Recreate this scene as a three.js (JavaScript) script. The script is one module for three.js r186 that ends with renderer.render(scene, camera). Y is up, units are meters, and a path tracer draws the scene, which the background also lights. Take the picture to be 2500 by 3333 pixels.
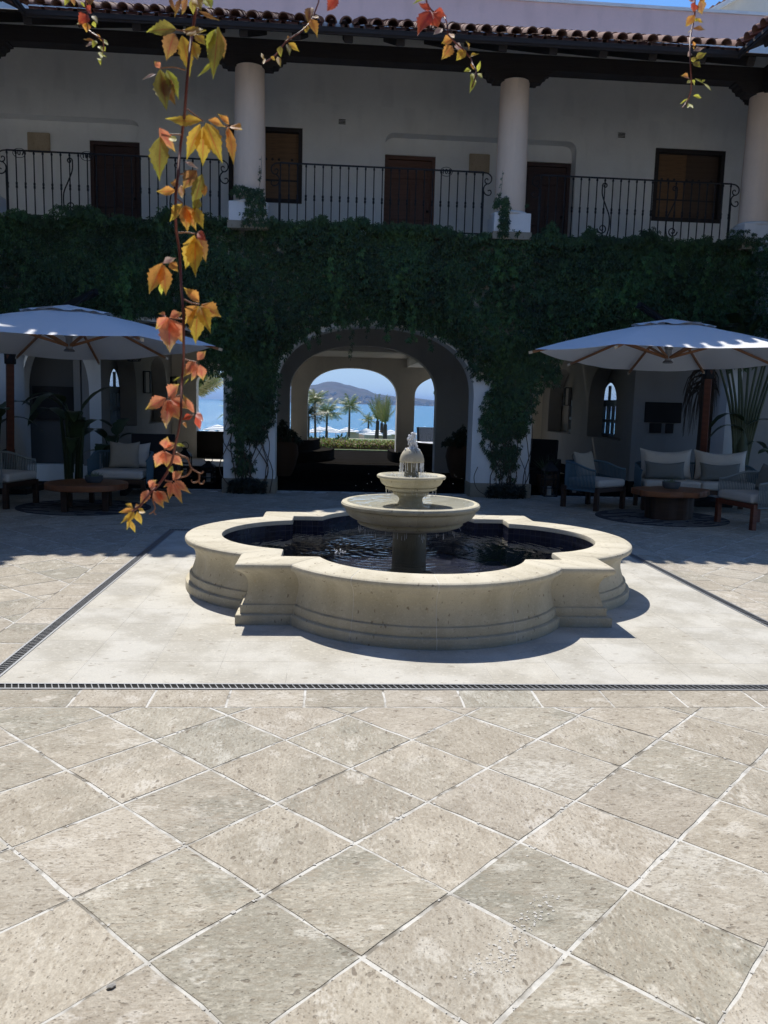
import * as THREE from 'three';
import { mergeGeometries, mergeVertices, toCreasedNormals } from 'three/addons/utils/BufferGeometryUtils.js';
import { RoundedBoxGeometry } from 'three/addons/geometries/RoundedBoxGeometry.js';
import { FontLoader } from 'three/addons/loaders/FontLoader.js';
import { TextGeometry } from 'three/addons/geometries/TextGeometry.js';

// ---------------------------------------------------------------- camera
const V3 = (x, y, z) => new THREE.Vector3(x, y, z);
const scene = new THREE.Scene();
const F = 2616.3, PITCH = 0.1344, ROLL = 0.0266, YAW = 0.0705, PW = 2500, PH = 3333;
const EYE = V3(0, 1.6, 0);
const camera = new THREE.PerspectiveCamera(2 * Math.atan(PH / 2 / F) * 180 / Math.PI, PW / PH, 0.05, 30000);
const fwd = V3(Math.sin(YAW) * Math.cos(PITCH), -Math.sin(PITCH), -Math.cos(YAW) * Math.cos(PITCH));
const rt0 = V3(Math.cos(YAW), 0, Math.sin(YAW)), up0 = rt0.clone().cross(fwd);
const camR = rt0.clone().multiplyScalar(Math.cos(ROLL)).addScaledVector(up0, Math.sin(ROLL));
const camU = up0.clone().multiplyScalar(Math.cos(ROLL)).addScaledVector(rt0, -Math.sin(ROLL));
camera.position.copy(EYE);
camera.quaternion.setFromRotationMatrix(new THREE.Matrix4().makeBasis(camR, camU, fwd.clone().negate()));
camera.focus = 7; camera.userData.fStop = 9;
scene.add(camera);

// ---------------------------------------------------------------- sky, sun, exposure
const SUN = V3(-0.186, 1, -0.62).normalize();
{
  const w = 512, h = 256, d = new Float32Array(w * h * 4);
  const stops = [[0, 0.50, 0.68, 0.86], [3, 0.44, 0.63, 0.85], [9, 0.25, 0.44, 0.76], [24, 0.145, 0.36, 0.82], [45, 0.07, 0.185, 0.49], [90, 0.042, 0.12, 0.36]];
  for (let j = 0; j < h; j++) for (let i = 0; i < w; i++) {
    const el = ((j + 0.5) / h - 0.5) * Math.PI, az = ((i + 0.5) / w - 0.5) * 2 * Math.PI;
    const e = Math.max(0, el * 180 / Math.PI); let k = 0; while (k < stops.length - 2 && e > stops[k + 1][0]) k++;
    const a = stops[k], b = stops[k + 1], t = (e - a[0]) / (b[0] - a[0]);
    const dir = V3(Math.cos(el) * Math.cos(az), Math.sin(el), Math.cos(el) * Math.sin(az)), g = Math.max(0, dir.dot(SUN));
    const ph = 0.66 + 0.62 * Math.pow((1 + dir.dot(SUN)) / 2, 2), glow = 0.10 * Math.pow(g, 8) + 0.5 * Math.pow(g, 60), o = (j * w + i) * 4;
    for (let c = 0; c < 3; c++) d[o + c] = el < 0 ? [0.2, 0.24, 0.26][c] : (a[c + 1] + (b[c + 1] - a[c + 1]) * t) * (e < 3 ? 1 : 1 + (ph - 1) * Math.min(1, (e - 3) / 12)) + glow * [1, 0.97, 0.9][c];
    d[o + 3] = 1;
  }
  const sky = new THREE.DataTexture(d, w, h, THREE.RGBAFormat, THREE.FloatType);
  sky.mapping = THREE.EquirectangularReflectionMapping; sky.magFilter = sky.minFilter = THREE.LinearFilter; sky.needsUpdate = true;
  scene.background = sky; scene.environment = sky;
}
const sun = new THREE.DirectionalLight(new THREE.Color(1, 0.96, 0.88), 5);
sun.position.copy(SUN).multiplyScalar(60).add(V3(0, 0, -8)); sun.target.position.set(0, 0, -8);
sun.castShadow = true; sun.shadow.mapSize.set(4096, 4096);
Object.assign(sun.shadow.camera, { left: -30, right: 30, top: 30, bottom: -30, near: 1, far: 160 });
scene.add(sun, sun.target);
const renderer = new THREE.WebGLRenderer({ antialias: true });
renderer.setSize(768, 1024);
renderer.toneMapping = THREE.LinearToneMapping; renderer.toneMappingExposure = 1.08;
renderer.shadowMap.enabled = true; renderer.outputColorSpace = THREE.SRGBColorSpace;
scene.fog = new THREE.FogExp2(new THREE.Color(0.34, 0.56, 1.0), 0.00007);

// ---------------------------------------------------------------- helpers
function rngOf(a) { return () => { a |= 0; a = a + 0x6D2B79F5 | 0; let t = Math.imul(a ^ a >>> 15, 1 | a); t = t + Math.imul(t ^ t >>> 7, 61 | t) ^ t; return ((t ^ t >>> 14) >>> 0) / 4294967296; }; }
const rnd = rngOf(7), rr = (a, b) => a + (b - a) * rnd(), pick = a => a[Math.floor(rnd() * a.length)];
const ray = (px, py) => camR.clone().multiplyScalar((px - PW / 2) / F).addScaledVector(camU, -(py - PH / 2) / F).add(fwd);
const onZ = (px, py, z) => { const r = ray(px, py); return EYE.clone().addScaledVector(r, z / r.z); };
const onY = (px, py, y = 0) => { const r = ray(px, py); return EYE.clone().addScaledVector(r, (y - 1.6) / r.y); };
const onD = (px, py, d) => EYE.clone().addScaledVector(ray(px, py), d);
const used = {};
function numbered(n) { const k = used[n] = (used[n] ?? -1) + 1; return k ? `${n}_${String(k).padStart(3, '0')}` : n; }
function tag(o, label, category, group, kind) { if (label) o.userData.label = label; if (category) o.userData.category = category; if (group) o.userData.group = group; if (kind) o.userData.kind = kind; return o; }
function thing(name, label, category, pos = [0, 0, 0], turn = 0, group) {
  const o = new THREE.Group(); o.name = numbered(name); o.position.set(...(pos.isVector3 ? pos.toArray() : pos)); o.rotation.y = turn; scene.add(o);
  return tag(o, label, category, group);
}
function shade(m) { m.castShadow = m.receiveShadow = true; return m; }
function part(parent, name, geo, mat) {
  if (Array.isArray(geo)) geo = merge(geo);
  const m = shade(new THREE.Mesh(geo, mat)); m.name = parent === scene ? numbered(name) : name; parent.add(m); return m;
}
function sub(parent, name) { const g = new THREE.Group(); g.name = name; parent.add(g); return g; }
function clean(g) { const q = g.index ? g.toNonIndexed() : g; for (const k of Object.keys(q.attributes)) if (!['position', 'normal', 'uv', 'color'].includes(k)) q.deleteAttribute(k); q.morphAttributes = {}; return q; }
function merge(list) {
  const l = list.map(clean), col = l.some(g => g.attributes.color);
  for (const g of l) { if (!g.attributes.uv) g.setAttribute('uv', new THREE.BufferAttribute(new Float32Array(g.attributes.position.count * 2), 2)); if (col && !g.attributes.color) g.setAttribute('color', new THREE.BufferAttribute(new Float32Array(g.attributes.position.count * 3).fill(1), 3)); }
  return mergeGeometries(l, false);
}
// uv in metres by the dominant axis of each face
function uvBox(geo, off = 0) {
  const g = clean(geo); const p = g.attributes.position, uv = new Float32Array(p.count * 2), a = V3(), b = V3(), c = V3(), n = V3();
  for (let i = 0; i < p.count; i += 3) {
    a.fromBufferAttribute(p, i); b.fromBufferAttribute(p, i + 1); c.fromBufferAttribute(p, i + 2);
    n.copy(b).sub(a).cross(c.clone().sub(a)); const ax = Math.abs(n.x), ay = Math.abs(n.y), az = Math.abs(n.z);
    [a, b, c].forEach((v, k) => { const [u, w] = ax > ay && ax > az ? [v.z, v.y] : ay > az ? [v.x, v.z] : [v.x, v.y]; uv[(i + k) * 2] = u + off; uv[(i + k) * 2 + 1] = w + off * 0.7; });
  }
  g.setAttribute('uv', new THREE.BufferAttribute(uv, 2)); return g;
}
const box = (x0, x1, y0, y1, z0, z1) => uvBox(new THREE.BoxGeometry(x1 - x0, y1 - y0, z1 - z0).translate((x0 + x1) / 2, (y0 + y1) / 2, (z0 + z1) / 2));
const rbox = (x0, x1, y0, y1, z0, z1, r = 0.01, s = 2) => uvBox(new RoundedBoxGeometry(x1 - x0, y1 - y0, z1 - z0, s, r).translate((x0 + x1) / 2, (y0 + y1) / 2, (z0 + z1) / 2));
// a tapered bar of round section through points
function tube(pts, r0, r1 = r0, seg = 6, n = 0) {
  const c = new THREE.CatmullRomCurve3(pts.map(p => p.isVector3 ? p : V3(...p))), N = n || Math.max(4, pts.length * 4);
  const fr = c.computeFrenetFrames(N, false), pos = [], uv = [], idx = [], L = c.getLength();
  for (let i = 0; i <= N; i++) { const p = c.getPointAt(i / N), r = r0 + (r1 - r0) * i / N;
    for (let k = 0; k <= seg; k++) { const a = k / seg * 2 * Math.PI, q = p.clone().addScaledVector(fr.normals[i], Math.cos(a) * r).addScaledVector(fr.binormals[i], Math.sin(a) * r); pos.push(q.x, q.y, q.z); uv.push(k / seg * 2 * Math.PI * r0, i / N * L); } }
  for (let i = 0; i < N; i++) for (let k = 0; k < seg; k++) { const a = i * (seg + 1) + k, b = a + seg + 1; idx.push(a, b, a + 1, b, b + 1, a + 1); }
  for (const [e, s] of [[0, 1], [N, -1]]) { const o = pos.length / 3, p = c.getPointAt(e / N); pos.push(p.x, p.y, p.z); uv.push(0, 0); for (let k = 0; k < seg; k++) { const a = e * (seg + 1) + k; s > 0 ? idx.push(o, a, a + 1) : idx.push(o, a + 1, a); } }
  const g = new THREE.BufferGeometry(); g.setAttribute('position', new THREE.Float32BufferAttribute(pos, 3)); g.setAttribute('uv', new THREE.Float32BufferAttribute(uv, 2)); g.setIndex(idx); g.computeVertexNormals(); return g;
}
// a straight bar of rectangular section from a to b
function bar(a, b, w, h = w) {
  a = a.isVector3 ? a : V3(...a); b = b.isVector3 ? b : V3(...b); const d = b.clone().sub(a), L = d.length();
  const g = uvBox(new RoundedBoxGeometry(w, h, L, 1, Math.min(w, h) * 0.12)); const m = new THREE.Matrix4().lookAt(b, a, Math.abs(d.y) > 0.99 * L ? V3(1, 0, 0) : V3(0, 1, 0)); m.setPosition(a.clone().add(b).multiplyScalar(0.5)); return g.applyMatrix4(m);
}
const lathe = (pts, n = 48, crease = 0.5) => { const g = toCreasedNormals(new THREE.LatheGeometry(pts.map(p => new THREE.Vector2(...p)), n), crease); const p = g.attributes.position, uv = g.attributes.uv; let rm = 0; for (const q of pts) rm = Math.max(rm, q[0]); for (let i = 0; i < p.count; i++) uv.setXY(i, uv.getX(i) * 2 * Math.PI * rm, uv.getY(i) * (rm + Math.abs(pts[0][1] - pts[pts.length - 1][1]))); return g; };
function extr(shape, z0, z1, bevel = 0, seg = 24) {
  const g = new THREE.ExtrudeGeometry(shape, { depth: z1 - z0 - 2 * bevel, bevelEnabled: bevel > 0, bevelSize: bevel, bevelThickness: bevel, bevelOffset: -bevel, bevelSegments: 2, curveSegments: seg }); g.translate(0, 0, z0 + bevel); return uvBox(g);
}
const poly = pts => { const s = new THREE.Shape(); pts.forEach((p, i) => i ? s.lineTo(...p) : s.moveTo(...p)); return s; };
const mv = (g, x = 0, y = 0, z = 0, ry = 0, rx = 0, rz = 0, s = 1) => { const m = new THREE.Matrix4().compose(V3(x, y, z), new THREE.Quaternion().setFromEuler(new THREE.Euler(rx, ry, rz, 'YXZ')), typeof s === 'number' ? V3(s, s, s) : V3(...s)); return g.clone().applyMatrix4(m); };
// tileable value noise
function noiseOf(seed) { const r = rngOf(seed), T = new Float32Array(65536); for (let i = 0; i < 65536; i++) T[i] = r();
  return (x, y, per) => { const xi = Math.floor(x), yi = Math.floor(y), fx = x - xi, fy = y - yi, u = fx * fx * (3 - 2 * fx), v = fy * fy * (3 - 2 * fy), m = a => ((a % per) + per) % per, h = (a, b) => T[(m(a) * 131 + m(b) * 257 + seed * 17) & 65535];
    return (h(xi, yi) * (1 - u) + h(xi + 1, yi) * u) * (1 - v) + (h(xi, yi + 1) * (1 - u) + h(xi + 1, yi + 1) * u) * v; }; }
function fbm(n, x, y, per, oct = 4) { let s = 0, a = 0.5, t = 0; for (let o = 0; o < oct; o++) { s += a * n(x, y, per); t += a; a *= 0.55; x *= 2; y *= 2; per *= 2; } return s / t; }
// fn(u, v) -> [r, g, b (linear), height]; returns {map, bump} covering `metres`
function makeTex(size, metres, fn) {
  const c = new Uint8Array(size * size * 4), b = new Uint8Array(size * size * 4), enc = x => { x = Math.min(1, Math.max(0, x)); return 255 * (x <= 0.0031308 ? 12.92 * x : 1.055 * Math.pow(x, 1 / 2.4) - 0.055); };
  for (let j = 0; j < size; j++) for (let i = 0; i < size; i++) { const q = fn(i / size, j / size), o = (j * size + i) * 4; c[o] = enc(q[0]); c[o + 1] = enc(q[1]); c[o + 2] = enc(q[2]); c[o + 3] = 255; b[o] = b[o + 1] = b[o + 2] = 255 * Math.min(1, Math.max(0, q[3] ?? 0.5)); b[o + 3] = 255; }
  const mk = (d, cs) => { const t = new THREE.DataTexture(d, size, size); t.wrapS = t.wrapT = THREE.RepeatWrapping; t.magFilter = THREE.LinearFilter; t.minFilter = THREE.LinearMipmapLinearFilter; t.generateMipmaps = true; t.repeat.set(1 / metres, 1 / metres); if (cs) t.colorSpace = THREE.SRGBColorSpace; t.needsUpdate = true; return t; };
  return { map: mk(c, 1), bump: mk(b, 0) };
}
const rgb = (r, g, b) => new THREE.Color().setRGB(r, g, b);
const mat = (o) => { const p = { ...o }; if (Array.isArray(p.color)) p.color = rgb(...p.color); return ('transmission' in p || 'specularIntensity' in p || p.clearcoat || p.sheen) ? new THREE.MeshPhysicalMaterial(p) : new THREE.MeshStandardMaterial(p); };
const mix3 = (a, b, t) => [a[0] + (b[0] - a[0]) * t, a[1] + (b[1] - a[1]) * t, a[2] + (b[2] - a[2]) * t];
const sstep = (a, b, x) => { const t = Math.min(1, Math.max(0, (x - a) / (b - a))); return t * t * (3 - 2 * t); };

// ---------------------------------------------------------------- materials
const nA = noiseOf(11), nB = noiseOf(23), nC = noiseOf(37), nD = noiseOf(51);
// pits: sparse elongated dark inclusions
function pits(u, v, n, stretch, keep, seed, size = 0.5) {
  let best = 0; const x = u * n, y = v * n * stretch, xi = Math.floor(x), yi = Math.floor(y), N = n, M = Math.round(n * stretch);
  for (let a = -1; a <= 1; a++) for (let b = -1; b <= 1; b++) { const cx = ((xi + a) % N + N) % N, cy = ((yi + b) % M + M) % M; const h = Math.sin(cx * 127.1 + cy * 311.7 + seed * 74.7) * 43758.5453, f = h - Math.floor(h); if (f > keep) continue;
    const f2 = (f * 7919) % 1, f3 = (f * 104729) % 1, dx = (x - xi - a - 0.2 - 0.6 * f2), dy = (y - yi - b - 0.2 - 0.6 * f3), r = size * (0.35 + 0.65 * ((f * 3571) % 1)); const d = 1 - Math.hypot(dx * 1.2, dy) / r * 1.3; if (d > best) best = d; }
  return Math.min(1, Math.max(0, best * 2));
}
// stamps of random ellipses, wrapped: a mask of inclusions of many sizes
function splat(size, n, rmin, rmax, stretch, seed, pow = 2.5) { const m = new Float32Array(size * size), r = rngOf(seed); for (let q = 0; q < n; q++) { const cx = r() * size, cy = r() * size, R = (rmin + (rmax - rmin) * Math.pow(r(), pow)) * size, st = 1 + (stretch - 1) * r(), a = (r() - 0.5) * 0.7, d = 0.5 + 0.5 * r(), p1 = r() * 6.28, p2 = r() * 6.28, B = Math.ceil(R * st * 1.3); for (let j = -B; j <= B; j++) for (let i = -B; i <= B; i++) { const x = (i * Math.cos(a) + j * Math.sin(a)) / st, y = -i * Math.sin(a) + j * Math.cos(a), t = Math.atan2(y, x), e = 1 - Math.hypot(x, y) / (R * (1 + 0.25 * Math.sin(2 * t + p1) + 0.18 * Math.sin(3 * t + p2))); if (e > 0) { const o = (((Math.round(cy) + j) % size + size) % size) * size + ((Math.round(cx) + i) % size + size) % size; m[o] = Math.max(m[o], d * Math.min(1, e * 3)); } } }
  return (u, v) => m[Math.min(size - 1, Math.floor((v % 1) * size)) * size + Math.min(size - 1, Math.floor((u % 1) * size))]; }
const spD = splat(1024, 900, 0.0009, 0.0075, 2.4, 5, 7), spF = splat(1024, 3800, 0.0008, 0.0026, 2.6, 6), spP = splat(1024, 520, 0.0014, 0.008, 1.8, 7, 4), spW = splat(1024, 60, 0.01, 0.05, 2.2, 8, 2), slD = splat(1024, 380, 0.0012, 0.008, 2.4, 9, 4), slF = splat(1024, 900, 0.0007, 0.0022, 2, 10), slG = splat(1024, 130, 0.002, 0.009, 1.8, 12);
const paverOf = (P) => makeTex(1024, 1.3, (u, v) => { u += P.u; v += P.v;
  const big = fbm(nA, u * 4, v * 4, 4, 4), mid = fbm(nB, u * 14, v * 22, 14, 4), fine = fbm(nC, u * 90, v * 170, 90, 3), grain = nD(u * 400, v * 400, 400);
  let c = mix3(P.a, P.b, 0.14 + 0.72 * sstep(0.3, 0.7, big * 0.5 + mid * 0.5)); const patch = fbm(nD, u * 3, v * 3, 3, 5); c = mix3(c, P.c, sstep(0.5, 0.66, patch) * P.k);
  c = mix3(c, [0.60, 0.565, 0.49], sstep(0.57, 0.78, fine) * 0.42);
  c = mix3(c, [0.27, 0.225, 0.17], sstep(0.45, 0.25, fine) * 0.42);
  const dark = Math.max(spD(u, v), 0.8 * spF(u, v)), pale = spP(u, v), wash = Math.max(spW(u, v), P.w * sstep(0.52, 0.68, patch)) * sstep(0.4, 0.56, fine * 0.5 + mid * 0.5), score = fbm(nD, u * 26 + v * 8, v * 150, 64, 2); c = mix3(c, [0.64, 0.62, 0.575], wash * 0.55); c = mix3(c, [0.33, 0.29, 0.235], sstep(0.56, 0.78, score) * P.s);
  c = mix3(c, [0.14, 0.11, 0.085], dark * 0.72); c = mix3(c, [0.62, 0.59, 0.53], pale * 0.3);
  const g = 0.87 + 0.26 * grain; return [c[0] * g, c[1] * g, c[2] * g, 0.45 + 0.35 * (fine - 0.5) + 0.22 * (mid - 0.5) - 0.42 * dark + 0.1 * pale];
});
const paverTex = paverOf({ u: 0, v: 0, a: [0.36, 0.325, 0.27], b: [0.49, 0.455, 0.39], c: [0.30, 0.28, 0.235], k: 0.45, w: 0, s: 0.3 }), paverTex2 = paverOf({ u: 0.37, v: 0.61, a: [0.31, 0.29, 0.245], b: [0.45, 0.425, 0.37], c: [0.25, 0.245, 0.21], k: 0.7, w: 0.25, s: 0.6 }), paverTex3 = paverOf({ u: 0.71, v: 0.23, a: [0.39, 0.355, 0.30], b: [0.52, 0.49, 0.43], c: [0.40, 0.385, 0.34], k: 0.3, w: 0.9, s: 0.25 });
const mortarTex = makeTex(512, 1.1, (u, v) => { const n = fbm(nA, u * 16, v * 16, 16, 4), f = fbm(nB, u * 90, v * 90, 90, 2); let c = mix3([0.47, 0.455, 0.425], [0.62, 0.61, 0.585], sstep(0.35, 0.6, n)); c = mix3(c, [0.20, 0.18, 0.15], sstep(0.5, 0.36, n) * sstep(0.5, 0.62, fbm(nC, u * 9, v * 9, 9, 3)) * 0.9); const k = 0.9 + 0.2 * f; return [c[0] * k, c[1] * k, c[2] * k, n]; });
const veinTex = makeTex(256, 1, (u, v) => { const d = Math.abs(u - 0.5), mid = sstep(0.035, 0.008, d), side = sstep(0.08, 0.02, Math.abs(((v - d * 1.1) * 9) % 1 - 0.5)) * sstep(0.30, 0.05, d), n = fbm(nB, u * 8, v * 8, 8, 4), f = fbm(nC, u * 40, v * 40, 40, 3), spot = sstep(0.66, 0.76, f); const k = 0.72 + 0.46 * n; return [k * (1 + 0.12 * mid - 0.25 * spot), k * (1 - 0.42 * mid - 0.20 * side - 0.4 * spot), k * (1 - 0.1 * mid - 0.15 * side - 0.3 * spot), 0.5 + 0.3 * n - 0.3 * mid - 0.2 * side]; });
const slabTex = makeTex(1024, 1.6, (u, v) => {
  const big = fbm(nB, u * 5, v * 5, 5, 4), fine = fbm(nA, u * 80, v * 110, 80, 3), grain = nC(u * 350, v * 350, 350);
  let c = mix3([0.50, 0.475, 0.42], [0.64, 0.62, 0.57], sstep(0.3, 0.7, big)); c = mix3(c, [0.70, 0.67, 0.60], sstep(0.55, 0.8, fine) * 0.5);
  const dark = Math.max(slD(u, v), 0.7 * slF(u, v)), gray = slG(u, v), pale = spP(v, u) * 0.6;
  c = mix3(c, [0.30, 0.26, 0.21], dark * 0.65); c = mix3(c, [0.40, 0.39, 0.37], gray * 0.5); c = mix3(c, [0.74, 0.72, 0.66], pale * 0.5);
  const g = 0.94 + 0.12 * grain; return [c[0] * g, c[1] * g, c[2] * g, 0.5 + 0.2 * (fine - 0.5) - 0.3 * dark];
});
const cantTex = makeTex(1024, 1.2, (u, v) => {
  const big = fbm(nA, u * 5, v * 4, 5, 4), streak = fbm(nD, u * 9, v * 3, 9, 3), fine = fbm(nB, u * 70, v * 90, 70, 3), grain = nC(u * 300, v * 300, 300);
  let c = mix3([0.50, 0.455, 0.345], [0.63, 0.585, 0.47], sstep(0.3, 0.72, big * 0.6 + streak * 0.4)); c = mix3(c, [0.68, 0.64, 0.54], sstep(0.58, 0.8, fine) * 0.4);
  const dark = Math.max(slD(v, u), 0.8 * slF(v, u)), warm = slG(v, u);
  c = mix3(c, [0.17, 0.12, 0.08], dark * 0.7); c = mix3(c, [0.52, 0.42, 0.28], warm * 0.4);
  const g = 0.93 + 0.14 * grain; return [c[0] * g, c[1] * g, c[2] * g, 0.5 + 0.3 * (fine - 0.5) - 0.4 * dark];
});
const stuccoTex = makeTex(512, 2.4, (u, v) => {
  const a = fbm(nA, u * 4, v * 4, 4, 4), f = fbm(nB, u * 60, v * 60, 60, 3), k = 0.86 + 0.2 * a + 0.04 * (f - 0.5) - 0.05 * sstep(0.55, 0.75, fbm(nD, u * 10, v * 2, 10, 3)); return [k, k * 0.995, k * 0.985, 0.4 * fbm(nC, u * 12, v * 12, 12, 3) + 0.3 * f];
});
const woodTex = makeTex(512, 1.0, (u, v) => {
  const w = fbm(nA, u * 6, v * 60, 6, 3), g = fbm(nB, u * 4, v * 140, 4, 2), k = 0.65 + 0.5 * w + 0.25 * (g - 0.5); return [k, k * 0.95, k * 0.9, g];
});
const weaveTex = makeTex(256, 0.12, (u, v) => { const a = Math.sin(u * 40 * Math.PI), b = Math.sin(v * 40 * Math.PI), n = fbm(nA, u * 16, v * 16, 16, 3), k = 0.86 + 0.06 * a * b + 0.14 * (n - 0.5); return [k, k, k, 0.5 + 0.4 * a * b]; });
const leafTex = makeTex(256, 1, (u, v) => { const n = fbm(nB, u * 12, v * 12, 12, 4), k = 0.75 + 0.5 * n; return [k, k, k, n]; });
const clothTex = makeTex(512, 1.6, (u, v) => { const n = fbm(nA, u * 3, v * 3, 3, 4), f = nB(u * 300, v * 300, 300), k = 0.93 + 0.08 * n + 0.03 * f; return [k, k, k, 0.5 * n + 0.2 * f]; });
function texd(t, o, bs = 0.003) { return mat({ map: t.map, bumpMap: t.bump, bumpScale: bs, roughness: 0.9, ...o }); }
const M = {
  paver: [[paverTex, 0.97, 0.95, 0.925], [paverTex2, 1.02, 1.0, 0.965], [paverTex3, 0.94, 0.925, 0.905], [paverTex, 0.95, 0.93, 0.92], [paverTex3, 0.97, 0.94, 0.91], [paverTex2, 0.93, 0.925, 0.90], [paverTex, 1.04, 1.02, 1.0], [paverTex2, 1.0, 0.97, 0.94]].map(([t, ...c]) => texd(t, { color: c, roughness: 0.95 }, 0.006)),
  slab: [[0.86, 0.85, 0.83], [0.85, 0.845, 0.835], [0.865, 0.85, 0.82]].map(c => texd(slabTex, { color: c }, 0.002)),
  mortar: texd(mortarTex, { color: [0.98, 0.975, 0.965], roughness: 1 }, 0.006), smear: texd(stuccoTex, { color: [0.58, 0.565, 0.54], roughness: 1 }), paleDeck: texd(stuccoTex, { color: [0.62, 0.6, 0.55] }),
  cant: texd(cantTex, { color: [1, 0.985, 0.97] }, 0.003), cantBowl: texd(cantTex, { color: [0.97, 0.96, 0.90] }, 0.004), cantWetShade: texd(cantTex, { color: [0.40, 0.40, 0.35], roughness: 0.4 }, 0.003),  // stem stone: wet, and darkened further to paint the shade under the bowls
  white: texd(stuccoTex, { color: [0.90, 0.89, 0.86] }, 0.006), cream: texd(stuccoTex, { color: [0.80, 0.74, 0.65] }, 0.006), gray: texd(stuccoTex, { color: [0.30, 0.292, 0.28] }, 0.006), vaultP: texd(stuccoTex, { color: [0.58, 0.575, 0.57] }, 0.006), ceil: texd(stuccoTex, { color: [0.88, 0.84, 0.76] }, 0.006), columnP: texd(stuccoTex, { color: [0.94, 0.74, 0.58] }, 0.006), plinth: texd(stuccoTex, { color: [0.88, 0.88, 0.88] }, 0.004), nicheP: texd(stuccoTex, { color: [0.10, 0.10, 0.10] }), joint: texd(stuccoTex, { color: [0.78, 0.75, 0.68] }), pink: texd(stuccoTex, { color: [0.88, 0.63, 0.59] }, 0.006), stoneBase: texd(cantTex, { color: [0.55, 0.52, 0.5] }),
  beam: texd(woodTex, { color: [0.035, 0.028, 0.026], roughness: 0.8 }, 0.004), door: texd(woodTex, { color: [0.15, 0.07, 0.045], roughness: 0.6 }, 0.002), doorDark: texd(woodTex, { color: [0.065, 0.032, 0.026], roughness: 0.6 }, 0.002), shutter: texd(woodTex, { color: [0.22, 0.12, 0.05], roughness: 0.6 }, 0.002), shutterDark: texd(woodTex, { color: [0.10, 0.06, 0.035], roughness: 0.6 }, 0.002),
  iron: mat({ color: [0.012, 0.012, 0.014], roughness: 0.55, metalness: 0.3 }), steel: mat({ color: [0.30, 0.31, 0.33], roughness: 0.5, metalness: 0.4 }), black: mat({ color: [0.008, 0.008, 0.009], roughness: 0.8 }), drain: mat({ color: [0.012, 0.012, 0.012], roughness: 1 }),
  tile: [[0.25, 0.12, 0.085], [0.29, 0.16, 0.115], [0.21, 0.105, 0.075]].map(c => texd(stuccoTex, { color: c }, 0.004)),
  canvas: mat({ map: clothTex.map, bumpMap: clothTex.bump, bumpScale: 0.01, color: [0.95, 0.95, 0.96], roughness: 1, transmission: 0.06, thickness: 0 }), canvasB: mat({ map: clothTex.map, color: [0.82, 0.81, 0.78], roughness: 0.95 }), tan: mat({ color: [0.62, 0.52, 0.38], roughness: 1 }),
  teak: texd(woodTex, { color: [0.36, 0.17, 0.075], roughness: 0.5 }, 0.002), tableTop: texd(woodTex, { color: [0.24, 0.09, 0.035], roughness: 0.35 }, 0.002), legRed: texd(woodTex, { color: [0.16, 0.05, 0.03], roughness: 0.5 }, 0.002), legDark: texd(woodTex, { color: [0.05, 0.025, 0.015], roughness: 0.55 }, 0.002),
  ropeBlue: mat({ color: [0.09, 0.16, 0.21], roughness: 0.85 }), ropeGray: mat({ color: [0.22, 0.26, 0.27], roughness: 0.85 }), cushion: texd(weaveTex, { color: [0.66, 0.64, 0.60], roughness: 1 }, 0.001), pillowTan: texd(weaveTex, { color: [0.42, 0.39, 0.33], roughness: 1 }, 0.001), pillowGray: texd(weaveTex, { color: [0.20, 0.22, 0.22], roughness: 1 }, 0.001),
  rugD: texd(weaveTex, { color: [0.05, 0.055, 0.07] }), rugL: texd(weaveTex, { color: [0.30, 0.30, 0.30] }),
  glass: mat({ color: [1, 1, 1], roughness: 0.03, transmission: 1, thickness: 0, ior: 1.45 }), winFrame: mat({ color: [0.25, 0.33, 0.40], roughness: 0.6 }),
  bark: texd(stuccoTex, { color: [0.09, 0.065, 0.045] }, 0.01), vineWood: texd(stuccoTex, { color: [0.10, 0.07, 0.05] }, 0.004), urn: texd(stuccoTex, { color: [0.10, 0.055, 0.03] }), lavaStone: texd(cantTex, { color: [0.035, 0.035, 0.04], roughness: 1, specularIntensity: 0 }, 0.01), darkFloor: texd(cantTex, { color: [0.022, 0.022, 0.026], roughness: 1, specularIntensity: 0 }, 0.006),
};
function leafMat(c, tr = 0.25, rough = 0.55) { return mat({ color: c, map: leafTex.map, roughness: rough, transmission: tr, thickness: 0, side: THREE.DoubleSide }); }
const IVY = leafMat([1, 1, 1], 0.2), BANANA = leafMat([0.05, 0.09, 0.03], 0.3), PALM = leafMat([0.20, 0.28, 0.09], 0.3, 0.5), PALMB = leafMat([0.38, 0.37, 0.18], 0.3);
// ================================================================ THE PAVEMENT
const FX = 0.73, FZ = -7.03;                       // fountain centre
const SQ = { x0: -1.84, x1: 3.33, z0: -9.80, z1: -4.43 };   // pale square inside the drains (drain rails outside of it)
const DW = 0.09;                                  // drain width
const ground = part(scene, 'ground', box(-14, 16, -0.3, -0.0013, -14.45, 6), M.mortar); ground.userData.kind = 'structure';
const pave = new THREE.Group(); pave.name = 'pavement'; pave.userData.kind = 'structure'; scene.add(pave);
function clipPoly(p, f) { const o = []; for (let i = 0; i < p.length; i++) { const a = p[i], b = p[(i + 1) % p.length], fa = f(a), fb = f(b); if (fa >= 0) o.push(a); if (fa * fb < 0) { const t = fa / (fa - fb); o.push([a[0] + (b[0] - a[0]) * t, a[1] + (b[1] - a[1]) * t]); } } return o; }
function area(p) { let s = 0; for (let i = 0; i < p.length; i++) { const a = p[i], b = p[(i + 1) % p.length]; s += a[0] * b[1] - b[0] * a[1]; } return s / 2; }
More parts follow.
